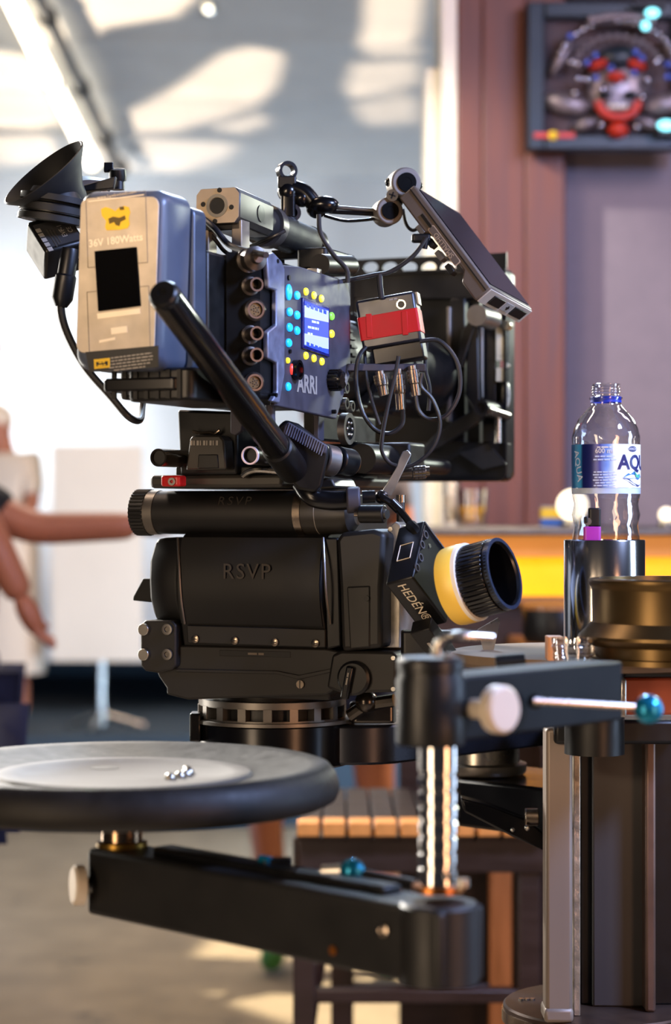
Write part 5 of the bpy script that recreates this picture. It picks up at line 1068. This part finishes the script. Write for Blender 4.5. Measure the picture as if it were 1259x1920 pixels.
# ---------------------------------------------------------------- upper arm
K['armp'] = mat('arm_paint', '#101113', .4, .1, .15, 25, bump=.08)
za0, za1 = H - .1635, H - .1125
PX, PY = xat(808, 1.5), 1.5
t = Thing('upper_arm', 'short black arm clamped on the ringed post, with a pale thumb screw', 'arm', (PX, PY, za0))
d_ = Vector((.206 - PX, 1.66 - PY)).normalized()
arm_q = [(PX + d_.x * .01 - d_.y * .021, PY + d_.y * .01 + d_.x * .021), (PX + d_.x * .01 + d_.y * .021, PY + d_.y * .01 - d_.x * .021), (.206 + d_.y * .021, 1.66 - d_.x * .021), (.206 - d_.y * .021, 1.66 + d_.x * .021)]
t.part('arm_bar', MB().prism(arm_q, za1 - za0 - .006, ID, z0=za0 + .003), mat('arm_paint_blue_black', '#09090b', .55, 0, .1, 15, spec=.15), bevel=.002)
t.part('clamp_hub', MB().lathe([(.0235, za0), (.0243, za0 + .002), (.0243, za1 - .006), (.0225, za1 - .002), (.0225, za1 + .001), (.0235, za1 + .002), (.0235, za1 + .0085), (.021, za1 + .0105), (0, za1 + .0105)], 48, Matrix.Translation((PX, PY, 0))), K['armp'])
K['paleknob'] = mat('pale_knob', '#d9c9b4', .45, .2, .06, 20)
kz = at(937, 1330, 1.46); t.part('thumb_screw', MB().lathe([(.0145, -.006), (.0165, -.004), (.0165, .004), (.0145, .006), (0, .0062)], 36, frame(kz, (.68, -.72, .02)) @ Matrix.Diagonal((1, 1.0, 1, 1))), K['paleknob']); ks = kz - Vector((.68, -.72, .02)).normalized() * .004; t.part('screw_shaft', MB().cyl(at(888, 1329, 1.5), ks, .007), K['paleknob'])
t.part('lever_rod', MB().cyl(at(1000, 1314, 1.535), at(1200, 1326, 1.56), pm(7, 1.54)), K['alu']); t.part('lever_boss', MB().ball(at(1004, 1315, 1.545), pm(15, 1.54)), K['black']); t.part('ball_knob', MB().ball(at(1217, 1330, 1.56), pm(28, 1.56), 28, 18), K['blueball'])
t.part('hook_handle', MB().tube([at(822, 1245, 1.52), at(820, 1215, 1.52), at(838, 1196, 1.52), at(870, 1193, 1.52), at(922, 1196, 1.53)], pm(10, 1.52), 14, 8), K['alu'])
t.part('cap_screw', MB().lathe([(.004, 0), (.004, .003), (0, .003)], 16, Matrix.Translation((PX + .012, PY - .008, za1 + .0105))), K['greym'])
t.part('rear_link', MB().cyl(at(930, 1245, 1.72), at(985, 1240, 1.72), pm(16, 1.72)), K['black'])
# ---------------------------------------------------------------- ringed post
t = Thing('ringed_post', 'silver grooved post joining the upper arm and the seat arm', 'post', (PX + .005, PY, H - .275))
pp = Matrix.Translation((xat(822, PY), PY, 0)); zp0, zp1 = H - .266, za0 + .003
pr = [(.0139, zp0)]; n = 7
for k in range(n):
    z_ = zp0 + .012 + (zp1 - zp0 - .03) * (k + .5) / n; pr += [(.0139, z_ - .0022), (.0126, z_ - .0012), (.0126, z_ + .0012), (.0139, z_ + .0022)]
pr += [(.0139, zp1)]
t.part('shaft', MB().lathe(pr, 40, pp), K['steel']); t.part('copper_washer', MB().lathe([(.017, zp0 - .001), (.0185, zp0), (.0185, zp0 + .004), (.0139, zp0 + .005)], 40, pp), mat('copper', '#b8723a', .3, 1, .1))
# ---------------------------------------------------------------- seat arm
zs0, zs1 = H - .3275, H - .2735
A0, A1 = Vector((xat(222, 1.745), 1.745)), Vector((xat(824, 1.49), 1.49)); ad = (A1 - A0).normalized(); an = Vector((-ad.y, ad.x))
t = Thing('seat_arm', 'scuffed black box arm under the round seat with a blue ball lever', 'arm', (A0.x, A0.y, zs0))
def armpt(f, side_, z): v = A0.lerp(A1, f) + an * side_; return Vector((v.x, v.y, z))
hw = .0235
rp_ = [tuple(A0 - ad * .012 - an * hw), tuple(A1 + ad * .022 - an * hw), tuple(A1 + ad * .022 + an * hw), tuple(A0 - ad * .012 + an * hw)]
t.part('arm_box', MB().prism(rp_, zs1 - zs0, ID, z0=zs0), K['worn'], bevel=.004, seg=3)
t.part('slot_rail', MB().prism([tuple(A0 + ad * .05 - an * .005), tuple(A1 - ad * .05 - an * .005), tuple(A1 - ad * .05 + an * .015), tuple(A0 + ad * .05 + an * .015)], .008, ID, z0=zs1 - .002), K['black'], bevel=.002)
t.part('clamp_cap', MB().lathe([(.028, zs0 + .0), (.028, zs1 - .001), (.026, zs1 + .001)], 40, Matrix.Translation((A1.x, A1.y, 0))), K['worn'])
lk = at(138, 1660, 1.73); t.part('thumb_screw', MB().lathe([(.013, -.0055), (.0165, -.004), (.0165, .003), (.014, .005), (0, .005)], 36, frame(lk + Vector((.004, 0, 0)), (-.88, -.3, .02))), K['paleknob']); t.part('screw_shaft', MB().cyl(at(146, 1660, 1.732), at(180, 1662, 1.74), .007), K['alu'])
c = at(722, 1743, 1.49); p = armpt(.8, -hw, c.z); c = Vector((xat(722, 1.50), 1.50, H - (1743 - CY) / F * 1.5)); 
def on_front(px, py):                                # a point of the arm's front face
    a = A0 - an * hw; d = Vector(((px - CX) / F, 1.0)); t_ = ((a.x * an.x + a.y * an.y)) / (d.x * an.x + d.y * an.y); return at(px, py, t_)
n3 = Vector((-an.x, -an.y, 0))
p = on_front(722, 1744); t.part('bolt', MB().lathe([(.0048, 0), (.0048, .0025), (.003, .0032), (0, .002)], 20, frame(p, n3)), K['lemo']); p = on_front(626, 1782); t.part('bolt', MB().lathe([(.0035, 0), (.0035, .0016), (0, .002)], 16, frame(p, n3)), mat('copper_bolt', '#b06a2c', .35, .8))
p = armpt(.66, .03, zs1 + .004); bl2 = at(662, 1634, 1.58)
t.part('ball_knob', MB().ball(bl2, pm(25, 1.58), 28, 18), K['blueball']); t.part('lever_collar', MB().cyl(bl2 + Vector((-.022, .01, -.002)), bl2 + Vector((-.006, .004, 0)), .0055), K['alu']); t.part('lever_rod', MB().cyl(bl2 + Vector((.004, 0, -.002)), at(780, 1660, 1.55), .0045), K['black']); t.part('side_bolt', MB().cyl(at(868, 1662, 1.475), at(868, 1648, 1.475), .0045), K['alu'])
t.part('small_latch', MB().rbox(armpt(.50, .012, zs1 + .007), (.022, .012, .006), .002), K['blackm'], bevel=.001); t.part('latch_pin', MB().cyl(armpt(.47, .004, zs1 + .009), armpt(.5, .004, zs1 + .009), .003), K['blueball'])
# ---------------------------------------------------------------- round seat
SY, SX_ = 1.76, xat(232, 1.76); zs = H - .2075; rs = pm(405, 1.76)
t = Thing('dolly_seat', 'round dark dolly seat with dished dusty top and thick rubber rim', 'seat', (SX_, SY, zs1))
SM = Matrix.Translation((SX_, SY, 0))
zb = H - .2415
t.part('cushion', MB().lathe([(0, zb), (rs * .86, zb), (rs * .94, zb + .002), (rs * .985, zb + .006), (rs, zb + .012), (rs * 1.0, zb + .018), (rs * .985, zb + .026), (rs * .955, zs - .001), (rs * .92, zs + .001), (rs * .86, zs - .001), (rs * .66, zs - .008), (rs * .6, zs - .009), (0, zs - .009)], 96, SM), mat('seat_rubber', '#171513', .55, 0, .2, 60, bump=.25, spec=.3, wear=('#4c463d', .66, 14)), sharp=50)
dp = t.part('centre_plate', MB().lathe([(rs * .60, zs - .0095), (rs * .585, zs - .0065), (rs * .50, zs - .0068), (rs * .48, zs - .0085), (0, zs - .0085)], 72, SM), mat('dusty_plate', '#4f483f', .6, 0, .25, 30, wear=('#56504a', .6, 18)))
for k in range(5):
    a_ = R(-40 + 14 * k); t.part('plate_screw', MB().ball((SX_ + rs * .3 * math.cos(a_), SY + rs * .30 * math.sin(a_), zs - .008), .0045), K['alu'], dp)
t.part('plate_hole', MB().cyl((SX_ - .02, SY + .04, zs - .0084), (SX_ - .02, SY + .04, zs - .0082), .012), K['black'], dp)
t.part('seat_post', MB().cyl((SX_, A0.y, zs1 - .01), (SX_, A0.y, zb + .002), .0168), mat('brass_post', '#a08468', .2, 1)); t.part('post_collar', MB().lathe([(.021, zs1), (.021, zs1 + .004), (.0175, zs1 + .005)], 32, Matrix.Translation((SX_, A0.y, 0))), mat('brass_collar', '#8a6a2c', .35, .9)); t.part('under_plate', MB().lathe([(.06, zb - .004), (.06, zb + .001)], 40, SM), K['black'])

# ================================================================ SMALL THINGS ON THE TRAY
YC = 2.08; cc = Vector((xat(1134, YC), YC, zt3))
t = Thing('steel_cup', 'polished steel cylinder holding the water bottle', 'cup holder', cc)
rcup = pm(76, YC); ztop = H - (1012 - CY) / F * YC
t.part('wall', MB().lathe([(0, zt3), (rcup, zt3), (rcup, ztop - .001), (rcup * .985, ztop), (rcup * .955, ztop), (rcup * .95, zt3 + .004), (0, zt3 + .004)], 64, Matrix.Translation((cc.x, cc.y, 0))), K['steel'])
bb = cc + Vector((pm(4, YC), .0042, .004)); Bz = lambda py: H - (py - CY) / F * YC
t = Thing('water_bottle', 'clear plastic water bottle with a blue label in a steel cup', 'bottle', bb)
q = lambda px: pm(px, YC)
pr = [(0, .003), (q(50), .001), (q(60), .008), (q(63), .02), (q(63), Bz(1010) - bb.z), (q(60), Bz(985) - bb.z), (q(64), Bz(965) - bb.z), (q(60), Bz(945) - bb.z), (q(63.5), Bz(930) - bb.z), (q(63.5), Bz(915) - bb.z), (q(63), Bz(835) - bb.z), (q(64), Bz(820) - bb.z), (q(60), Bz(803) - bb.z), (q(52), Bz(786) - bb.z), (q(40), Bz(772) - bb.z), (q(29), Bz(760) - bb.z), (q(27), Bz(752) - bb.z), (q(31), Bz(748) - bb.z), (q(31), Bz(745) - bb.z), (q(25.5), Bz(742) - bb.z)]
for k in range(3): pr += [(q(25.5), Bz(738 - 5 * k) - bb.z), (q(28), Bz(736 - 5 * k) - bb.z), (q(25.5), Bz(734 - 5 * k) - bb.z)]
pr += [(q(26.5), Bz(720) - bb.z), (q(24), Bz(719) - bb.z)]
mb = MB().lathe(pr, 48, Matrix.Translation(bb)); mb.f.pop()
t.part('body', mb, K['clear'], sharp=60)
t.part('cap_ring', MB().ring((bb.x, bb.y, Bz(749)), (0, 0, 1), q(29), q(26), pm(11, YC), 40), mat('blue_cap_ring', '#2438a8', .35))
# label: a printed sleeve, its pattern laid out by angle and height
m = bpy.data.materials.new('bottle_label'); m.use_nodes = True; N = m.node_tree.nodes; L = m.node_tree.links; b = N['Principled BSDF']; b.inputs['Roughness'].default_value = .3
tc = N.new('ShaderNodeTexCoord'); sx = N.new('ShaderNodeSeparateXYZ'); L.new(tc.outputs['Generated'], sx.inputs[0])
wv = N.new('ShaderNodeTexWave'); wv.inputs['Scale'].default_value = 1.2; wv.inputs['Distortion'].default_value = 4; L.new(tc.outputs['Generated'], wv.inputs[0])
ad_ = N.new('ShaderNodeMath'); ad_.operation = 'MULTIPLY_ADD'; L.new(wv.outputs[0], ad_.inputs[0]); ad_.inputs[1].default_value = .05; L.new(sx.outputs[0], ad_.inputs[2])
rp = N.new('ShaderNodeValToRGB'); el = rp.color_ramp.elements; el[0].position = 0; el[0].color = lin('#0c4a8c'); el[1].position = .08; el[1].color = lin('#3c9ad8')
for p_, c_ in ((.13, '#3c9ad8'), (.17, '#101c64'), (.24, '#16206e'), (.40, '#2434a0'), (.48, '#86a8e8'), (.56, '#e4e8f4'), (.9, '#eef0f6')):
    e = el.new(p_); e.color = lin(c_)
L.new(ad_.outputs[0], rp.inputs[0]); L.new(rp.outputs[0], b.inputs['Base Color'])
zl0, zl1 = Bz(915), Bz(834); lm = Matrix.Translation((bb.x, bb.y, 0)); rl = q(64.5)
lb = t.part('label', MB().lathe([(rl, zl0), (rl, zl1), (rl - .0004, zl1), (rl - .0004, zl0)], 64, lm, closed=True), m)
t.part('label_strip', MB().lathe([(rl, Bz(926)), (rl, zl0 - .0003), (rl - .0004, zl0 - .0003), (rl - .0004, Bz(926))], 64, lm, closed=True), mat('pale_label_strip', '#b8c8e0', .35, 0, .3, 50))
def wrap(s, ang, py, hp_, m, bold=0, name='lettering', lift=.0004, rot=0, space=1.0):   # letters bent round the bottle, ang in degrees from the side that faces us
    T = text(s, pm(hp_, YC) / .72, Matrix.Rotation(R(rot), 4, 'Z'), bold=bold, space=space); r_ = rl + lift; mb = MB(); z_ = Bz(py)
    for v in T.v:
        a = R(ang) + v.x / r_; mb.v.append(Vector((bb.x + r_ * math.sin(a), bb.y - r_ * math.cos(a), z_ + v.y)))
    mb.f = T.f; return t.part(name, mb, m, lb)
K['navy'] = mat('navy_print', '#1c1e5c', .4, 0, 0); K['palep'] = mat('pale_blue_print', '#c8d8f8', .5, 0, 0)
wrap('AQUA', 60, 869, 27, K['navy'], .03); wrap('600 ml', -10, 847, 9, K['white'], .01); wrap('#8', -10, 840, 4, K['white'])
for k, s_ in enumerate(('#11', '#13')): wrap(s_, -9, 857 + 6 * k, 4, K['palep'])
for k, s_ in enumerate(('#14', '#15', '#13', '#15', '#12', '#14')): wrap(s_, -9, 886 + 5 * k, 3.6, K['palep'])
wrap('AQUA', -60, 874, 15, K['palep'], .01, rot=-78); 
def patch(pts, m, name, lift=.0005):                 # (angle, py) outline laid on the sleeve
    r_ = rl + lift; t.part(name, MB().add([Vector((bb.x + r_ * math.sin(R(a)), bb.y - r_ * math.cos(R(a)), Bz(y))) for a, y in pts], [list(range(len(pts)))[::-1]]), m, lb)
ov = [(42 + 10 * math.cos(2 * math.pi * k / 16), 843 + 5.5 * math.sin(2 * math.pi * k / 16)) for k in range(16)]; patch(ov, K['navy'], 'oval_badge'); wrap('DANONE', 42, 843, 5, K['white'], lift=.0009)
K['wave'] = mat('wave_blue', '#2c6cb0', .4, 0, .2, 60); K['waveg'] = mat('wave_green', '#4aa88a', .4, 0, .2, 60)
patch([(22, 896), (32, 888), (37, 890), (46, 884), (56, 892), (64, 888), (70, 895), (58, 900), (48, 897), (36, 899)], K['wave'], 'mountain'); patch([(46, 884), (56, 892), (64, 888), (60, 897), (50, 895)], K['waveg'], 'mountain', .0008); patch([(20, 897), (34, 899), (44, 906), (60, 910), (72, 908), (58, 913), (42, 910), (32, 903)], K['navy'], 'wave')
# lighter
lg = at(1109, 1012, 2.035); lg = Vector((xat(1111, 2.053), 2.053, ztop - .05))
t = Thing('pocket_lighter', 'purple pocket lighter with black top standing in the steel cup', 'lighter', lg)
w_ = pm(33, 2.03)
t.part('tank', MB().rbox((lg.x, lg.y, lg.z + .03), (w_, .0060, .066), .0028), mat('purple_plastic', '#a02a98', .35), bevel=.0008)
zt4 = lg.z + .063
t.part('hood', MB().rbox((lg.x + w_ * .14, lg.y, zt4 + .009), (w_ * .72, .0058, .018), .0028), K['black'], bevel=.002); t.part('spark_wheel', MB().cyl((lg.x - w_ * .26, lg.y - .003, zt4 + .005), (lg.x - w_ * .26, lg.y + .003, zt4 + .005), .0035), K['greym']); t.part('thumb_key', MB().box((lg.x - w_ * .36, lg.y, zt4 + .0065), (w_ * .2, .008, .006)), K['black'], bevel=.001)
# clear ribbed jar, bronze pot, card
YJ = 1.93; jc = Vector((xat(1074, YJ), YJ, H - (1250 - CY) / F * YJ))
jc.z = zt3
t = Thing('clear_cup', 'small clear ribbed plastic cup in front of the steel cylinder', 'cup', jc)
rj = pm(36, YJ); hj = H - (1198 - CY) / F * YJ - zt3; pr = [(0, 0), (rj * .9, 0)]
for k in range(5): pr += [(rj * (.98 if k < 3 else 1.04), hj * (.15 + .16 * k)), (rj * (1.02 if k < 3 else 1.1), hj * (.22 + .16 * k))]
pr += [(rj * 1.08, hj), (rj * .96, hj), (rj * .86, .003), (0, .003)]
t.part('wall', MB().lathe(pr, 40, Matrix.Translation(jc)), K['clear']); t.part('rim', MB().ring((jc.x, jc.y, jc.z + hj), (0, 0, 1), rj * 1.1, rj * 1.0, .002, 40), K['glass'])
solo('card_packet', MB().rbox((xat(1040, 1.97), 1.97, zt3 + .011), (pm(30, 1.97), .03, .022), .003), mat('orange_card', '#c8895a', .5, 0, .1), 'small orange card packet left of the clear cup', 'packet', (xat(1040, 1.97), 1.97, zt3), bevel=.001)
YP = 1.98; bc_ = Vector((xat(1262, YP), YP, 0)); zq = lambda py: H - (py - CY) / F * YP
t = Thing('bronze_pot', 'bronze metal riser with rolled rim at the right edge', 'riser', (bc_.x, bc_.y, zq(1238)))
qq = lambda px: pm(px, YP)
t.part('upper_wall', MB().lathe([(qq(132), zq(1172)), (qq(150), zq(1168)), (qq(151), zq(1106)), (qq(153), zq(1100)), (qq(157), zq(1094)), (qq(157), zq(1087)), (qq(153), zq(1084)), (qq(138), zq(1084)), (qq(136), zq(1100)), (0, zq(1104))], 72, Matrix.Translation((bc_.x, bc_.y, 0))), K['bronze'])
t.part('flared_skirt', MB().lathe([(qq(150), zq(1210)), (qq(166), zq(1205)), (qq(177), zq(1196)), (qq(176), zq(1190)), (qq(152), zq(1166)), (0, zq(1166))], 72, Matrix.Translation((bc_.x, bc_.y, 0))), K['bronze'])
t.part('foot_ring', MB().lathe([(0, zq(1242)), (qq(150), zq(1242)), (qq(150), zq(1232)), (qq(144), zq(1230)), (qq(146), zq(1205))], 72, Matrix.Translation((bc_.x, bc_.y, 0))), K['bronze'])
# ================================================================ PEOPLE (out of focus, mostly cut by the frame or hidden)
K['skin'] = mat('skin', '#a5664a', .55, 0, .06, 12); K['hair'] = mat('dark_hair', '#15100d', .6, 0, .2, 60)
def skin_mesh(name, pts, edges, root, parent, m, sub=2):
    me = bpy.data.meshes.new(name); me.from_pydata([p for p, r in pts], edges, []); me.update()
    o = link(name, me, m, parent); o.modifiers.new('skin', 'SKIN')
    for i, (p, r) in enumerate(pts):
        d = me.skin_vertices[0].data[i]; d.radius = r if isinstance(r, tuple) else (r, r); d.use_root = (i == root)
    s_ = o.modifiers.new('smooth', 'SUBSURF'); s_.levels = sub; s_.render_levels = sub
    o.modifiers['skin'].use_smooth_shade = True
    return o
def person(label, loc, facing, pose, clothes, scale=1.0, hair='hair', dress=None):
    """loc: floor point; facing: degrees, 0 looks along +y; pose: joint overrides in the person's own axes (x right, y forward, z up)."""
    J = dict(pelvis=(0, 0, .93), belly=(0, .015, 1.06), chest=(0, .01, 1.26), neck0=(0, -.01, 1.42), neck=(0, .0, 1.49), head=(0, .02, 1.585), crown=(0, .01, 1.68))
    for s_, k in ((1, 'r'), (-1, 'l')):
        J.update({k + 'sh': (s_ * .175, 0, 1.385), k + 'el': (s_ * .235, -.02, 1.12), k + 'wr': (s_ * .25, .05, .88), k + 'hip': (s_ * .09, 0, .88), k + 'kn': (s_ * .10, .03, .49), k + 'an': (s_ * .105, -.02, .085), k + 'toe': (s_ * .12, .14, .035)})
    J.update(pose)
    M = Matrix.Translation(loc) @ Matrix.Rotation(R(-facing), 4, 'Z') @ Matrix.Scale(scale, 4)
    root = bpy.data.objects.new('person', None); COL.objects.link(root); root.matrix_world = M; root['label'] = label; root['category'] = 'person'
    names = list(J); idx = {n: i for i, n in enumerate(names)}
    rad = dict(pelvis=(.15, .105), belly=(.135, .10), chest=(.155, .11), neck0=(.075, .06), neck=(.055, .055), head=(.08, .095), crown=(.055, .065))
    for k in 'lr': rad.update({k + 'sh': .058, k + 'el': .042, k + 'wr': .034, k + 'hip': .085, k + 'kn': .056, k + 'an': .038, k + 'toe': .03})
    E = [('pelvis', 'belly'), ('belly', 'chest'), ('chest', 'neck0'), ('neck0', 'neck'), ('neck', 'head'), ('head', 'crown')]
    for k in 'lr': E += [('chest', k + 'sh'), (k + 'sh', k + 'el'), (k + 'el', k + 'wr'), ('pelvis', k + 'hip'), (k + 'hip', k + 'kn'), (k + 'kn', k + 'an'), (k + 'an', k + 'toe')]
    skin_mesh('body', [(J[n], rad[n]) for n in names], [(idx[a], idx[b]) for a, b in E], idx['pelvis'], root, K['skin'])
    for nm, joints, grow, m in clothes:              # garments: shells that follow the same joints
        ends = {}
        pts = []; ii = {}
        for n in joints:
            if isinstance(n, tuple): a, b, f = n; p = Vector(J[a]).lerp(Vector(J[b]), f); ra = [x if isinstance(x, tuple) else (x, x) for x in (rad[a], rad[b])]; r = tuple(ra[0][i] + (ra[1][i] - ra[0][i]) * f for i in (0, 1)); key = a + b
            else: p = Vector(J[n]); r = rad[n]; r = r if isinstance(r, tuple) else (r, r); key = n
            ii[key] = len(pts); pts.append((tuple(p), (r[0] + grow, r[1] + grow)))
        ee = [(ii[a], ii[b]) for a, b in E if a in ii and b in ii] + [(ii[n[0]] if n[0] in ii else ii[n[1]], ii[n[0] + n[1]]) for n in joints if isinstance(n, tuple)]
        skin_mesh(nm, pts, ee, 0, root, m)
    for k in 'lr':                                   # hands with five fingers
        w_, e_ = Vector(J[k + 'wr']), Vector(J[k + 'el']); d = (w_ - e_).normalized(); side_ = d.cross(Vector((0, 1, 0)) if abs(d.y) < .8 else Vector((0, 0, 1))).normalized(); up_ = side_.cross(d)
        if k == 'l': side_ = -side_
        palm = link('hand', MB().ball((0, 0, 0), 1, 16, 10, M=Matrix.Translation(w_ + d * .035) @ Matrix((side_, up_, d)).transposed().to_4x4() @ Matrix.Diagonal((.036, .026, .058, 1))).mesh('hand'), K['skin'], root)
        for j, (off, ln) in enumerate(((-.025, .05), (-.008, .06), (.009, .056), (.024, .045))):
            b0 = w_ + d * .07 + side_ * off; link('finger', MB().tube([b0, b0 + d * ln * .5 + up_ * .004, b0 + d * ln + up_ * .018], [.0095, .0075], 8, 4).mesh('finger'), K['skin'], palm)
        b0 = w_ + d * .03 - side_ * .03; link('thumb', MB().tube([b0, b0 + d * .03 - side_ * .022, b0 + d * .058 - side_ * .028 + up_ * .01], [.0115, .009], 8, 4).mesh('thumb'), K['skin'], palm)
    hd_ = Vector(J['head']); P = lambda n, mb, m: link(n, mb.mesh(n), m, root)
    P('hair', MB().ball(hd_ + Vector((0, -.022, .035)), .094, 24, 14, sc=(.9, 1.02, .98)), K[hair])
    P('nose', MB().ball(hd_ + Vector((0, .108, -.012)), .015, sc=(.8, 1, 1.4)), K['skin']); P('mouth', MB().ball(hd_ + Vector((0, .09, -.055)), .02, sc=(1.1, .4, .35)), mat('lips', '#8a4038', .5))
    for s_ in (-1, 1): P('eye', MB().ball(hd_ + Vector((s_ * .032, .088, .012)), .011), K['white']); P('ear', MB().ball(hd_ + Vector((s_ * .084, .0, -.005)), .026, sc=(.35, .7, 1.1)), K['skin'])
    if dress:
        mb = MB(); prof, m = dress; mb.lathe(prof, 40, sy=.75); P('dress', mb, m)
    for k in 'lr':
        if any(c[0] == 'shoe' for c in clothes): break
    return root, J
tee = mat('black_tee', '#0d0d10', .8); greyp = mat('mauve_grey_cloth', '#5d5560', .85); navy = mat('navy_trousers', '#121a3c', .85); creamc = mat('cream_cloth', '#d8c6b2', .85, 0, .05)
LA = Vector((xat(-125, 5.0), 5.0, 0))
W = lambda px, py, Y, L=LA: at(px, py, Y) - L
def loc_pose(d, facing, L): 
    Mi = Matrix.Rotation(R(facing), 4, 'Z'); return {k: tuple(Mi @ (v - L)) for k, v in d.items()}
pose = loc_pose({'lsh': at(-75, 925, 5.02), 'lel': at(58, 992, 5.0), 'lwr': at(262, 986, 4.98), 'rsh': at(-62, 935, 4.86), 'rel': at(4, 1050, 4.85), 'rwr': at(42, 1125, 4.86),
                 'head': at(-150, 768, 4.97), 'crown': at(-162, 700, 4.97)}, 90, LA)
pose.update(neck=(0, .02, 1.42), neck0=(0, .0, 1.36), chest=(0, .02, 1.2), belly=(0, .045, 1.03), pelvis=(0, .03, .9), lhip=(-.09, .03, .85), rhip=(.09, .05, .85))
person('person in a black shirt reaching an arm towards the pan head', LA, 90, pose,
       [('shirt', ['belly', 'chest', 'neck0', 'lsh', 'rsh', ('lsh', 'lel', .72), ('rsh', 'rel', .5)], .014, tee),
        ('apron', ['pelvis', 'belly', 'lhip', 'rhip', ('lhip', 'lkn', .25), ('rhip', 'rkn', .25)], .018, greyp),
        ('trousers', ['pelvis', 'lhip', 'rhip', 'lkn', 'rkn', ('lkn', 'lan', .9), ('rkn', 'ran', .9)], .012, navy),
        ('shoe', ['lan', 'ltoe'], .012, K['black']), ('shoe', ['ran', 'rtoe'], .012, K['black'])])
LB = Vector((xat(6, 9.2), 9.2, ZS)); K['scarf'] = creamc
person('person in a pale cream dress standing behind the reaching arm', LB, 200, {'rel': (.2, .05, 1.14), 'rwr': (.1, .15, 1.0), 'lel': (-.2, .05, 1.14), 'lwr': (-.08, .16, 1.02), 'head': (.03, .03, 1.57)},
       [('bodice', ['belly', 'chest', 'neck0', 'lsh', 'rsh', ('lsh', 'lel', .8), ('rsh', 'rel', .8)], .014, creamc), ('shoe', ['lan', 'ltoe'], .01, creamc), ('shoe', ['ran', 'rtoe'], .01, creamc)],
       dress=([(.0, .28), (.23, .28), (.235, .32), (.2, .75), (.205, .92), (.16, 1.06), (.165, 1.16), (.0, 1.2)], creamc), scale=.82, hair='scarf')
LC_ = Vector((xat(628, 6.05), 6.05, 0)); 
green = mat('green_sandal', '#3c7a3a', .7)
person('person with bare legs and green sandals standing beyond the table', LC_, 185, {'rkn': (.20, .03, .47), 'ran': (.165, -.02, .085), 'rtoe': (.17, .13, .04), 'lkn': (-.12, .03, .48), 'lan': (-.15, -.02, .085), 'ltoe': (-.16, .13, .04), 'rel': (.19, .04, 1.12), 'lel': (-.19, .04, 1.12), 'rwr': (.06, .18, 1.05), 'lwr': (-.06, .18, 1.03)},
       [('shirt', ['pelvis', 'belly', 'chest', 'neck0', 'lsh', 'rsh', ('lsh', 'lel', .5), ('rsh', 'rel', .5)], .014, greyp),
        ('shorts', ['pelvis', 'lhip', 'rhip', ('lhip', 'lkn', .75), ('rhip', 'rkn', .75)], .014, navy),
        ('sandal', [('ran', 'rtoe', .0), 'rtoe'], .004, green), ('sandal', [('lan', 'ltoe', .0), 'ltoe'], .004, green)])
LD = Vector((-.70, 3.55, 0))
person('person in navy trousers at the left edge under the seat', LD, 90, {'rkn': (.09, .08, .49), 'ran': (.10, .09, .085), 'rtoe': (.11, .25, .035), 'lkn': (-.09, .02, .49), 'rel': (.20, -.05, 1.12), 'rwr': (.2, -.05, .9), 'lel': (-.2, -.05, 1.12), 'lwr': (-.2, -.05, .9)},
       [('shirt', ['pelvis', 'belly', 'chest', 'neck0', 'lsh', 'rsh', ('lsh', 'lel', .6), ('rsh', 'rel', .6)], .012, tee),
        ('trousers', ['pelvis', 'lhip', 'rhip', 'lkn', 'rkn', ('lkn', 'lan', .95), ('rkn', 'ran', .95)], .014, navy), ('shoe', ['lan', 'ltoe'], .012, K['black']), ('shoe', ['ran', 'rtoe'], .012, K['black'])])
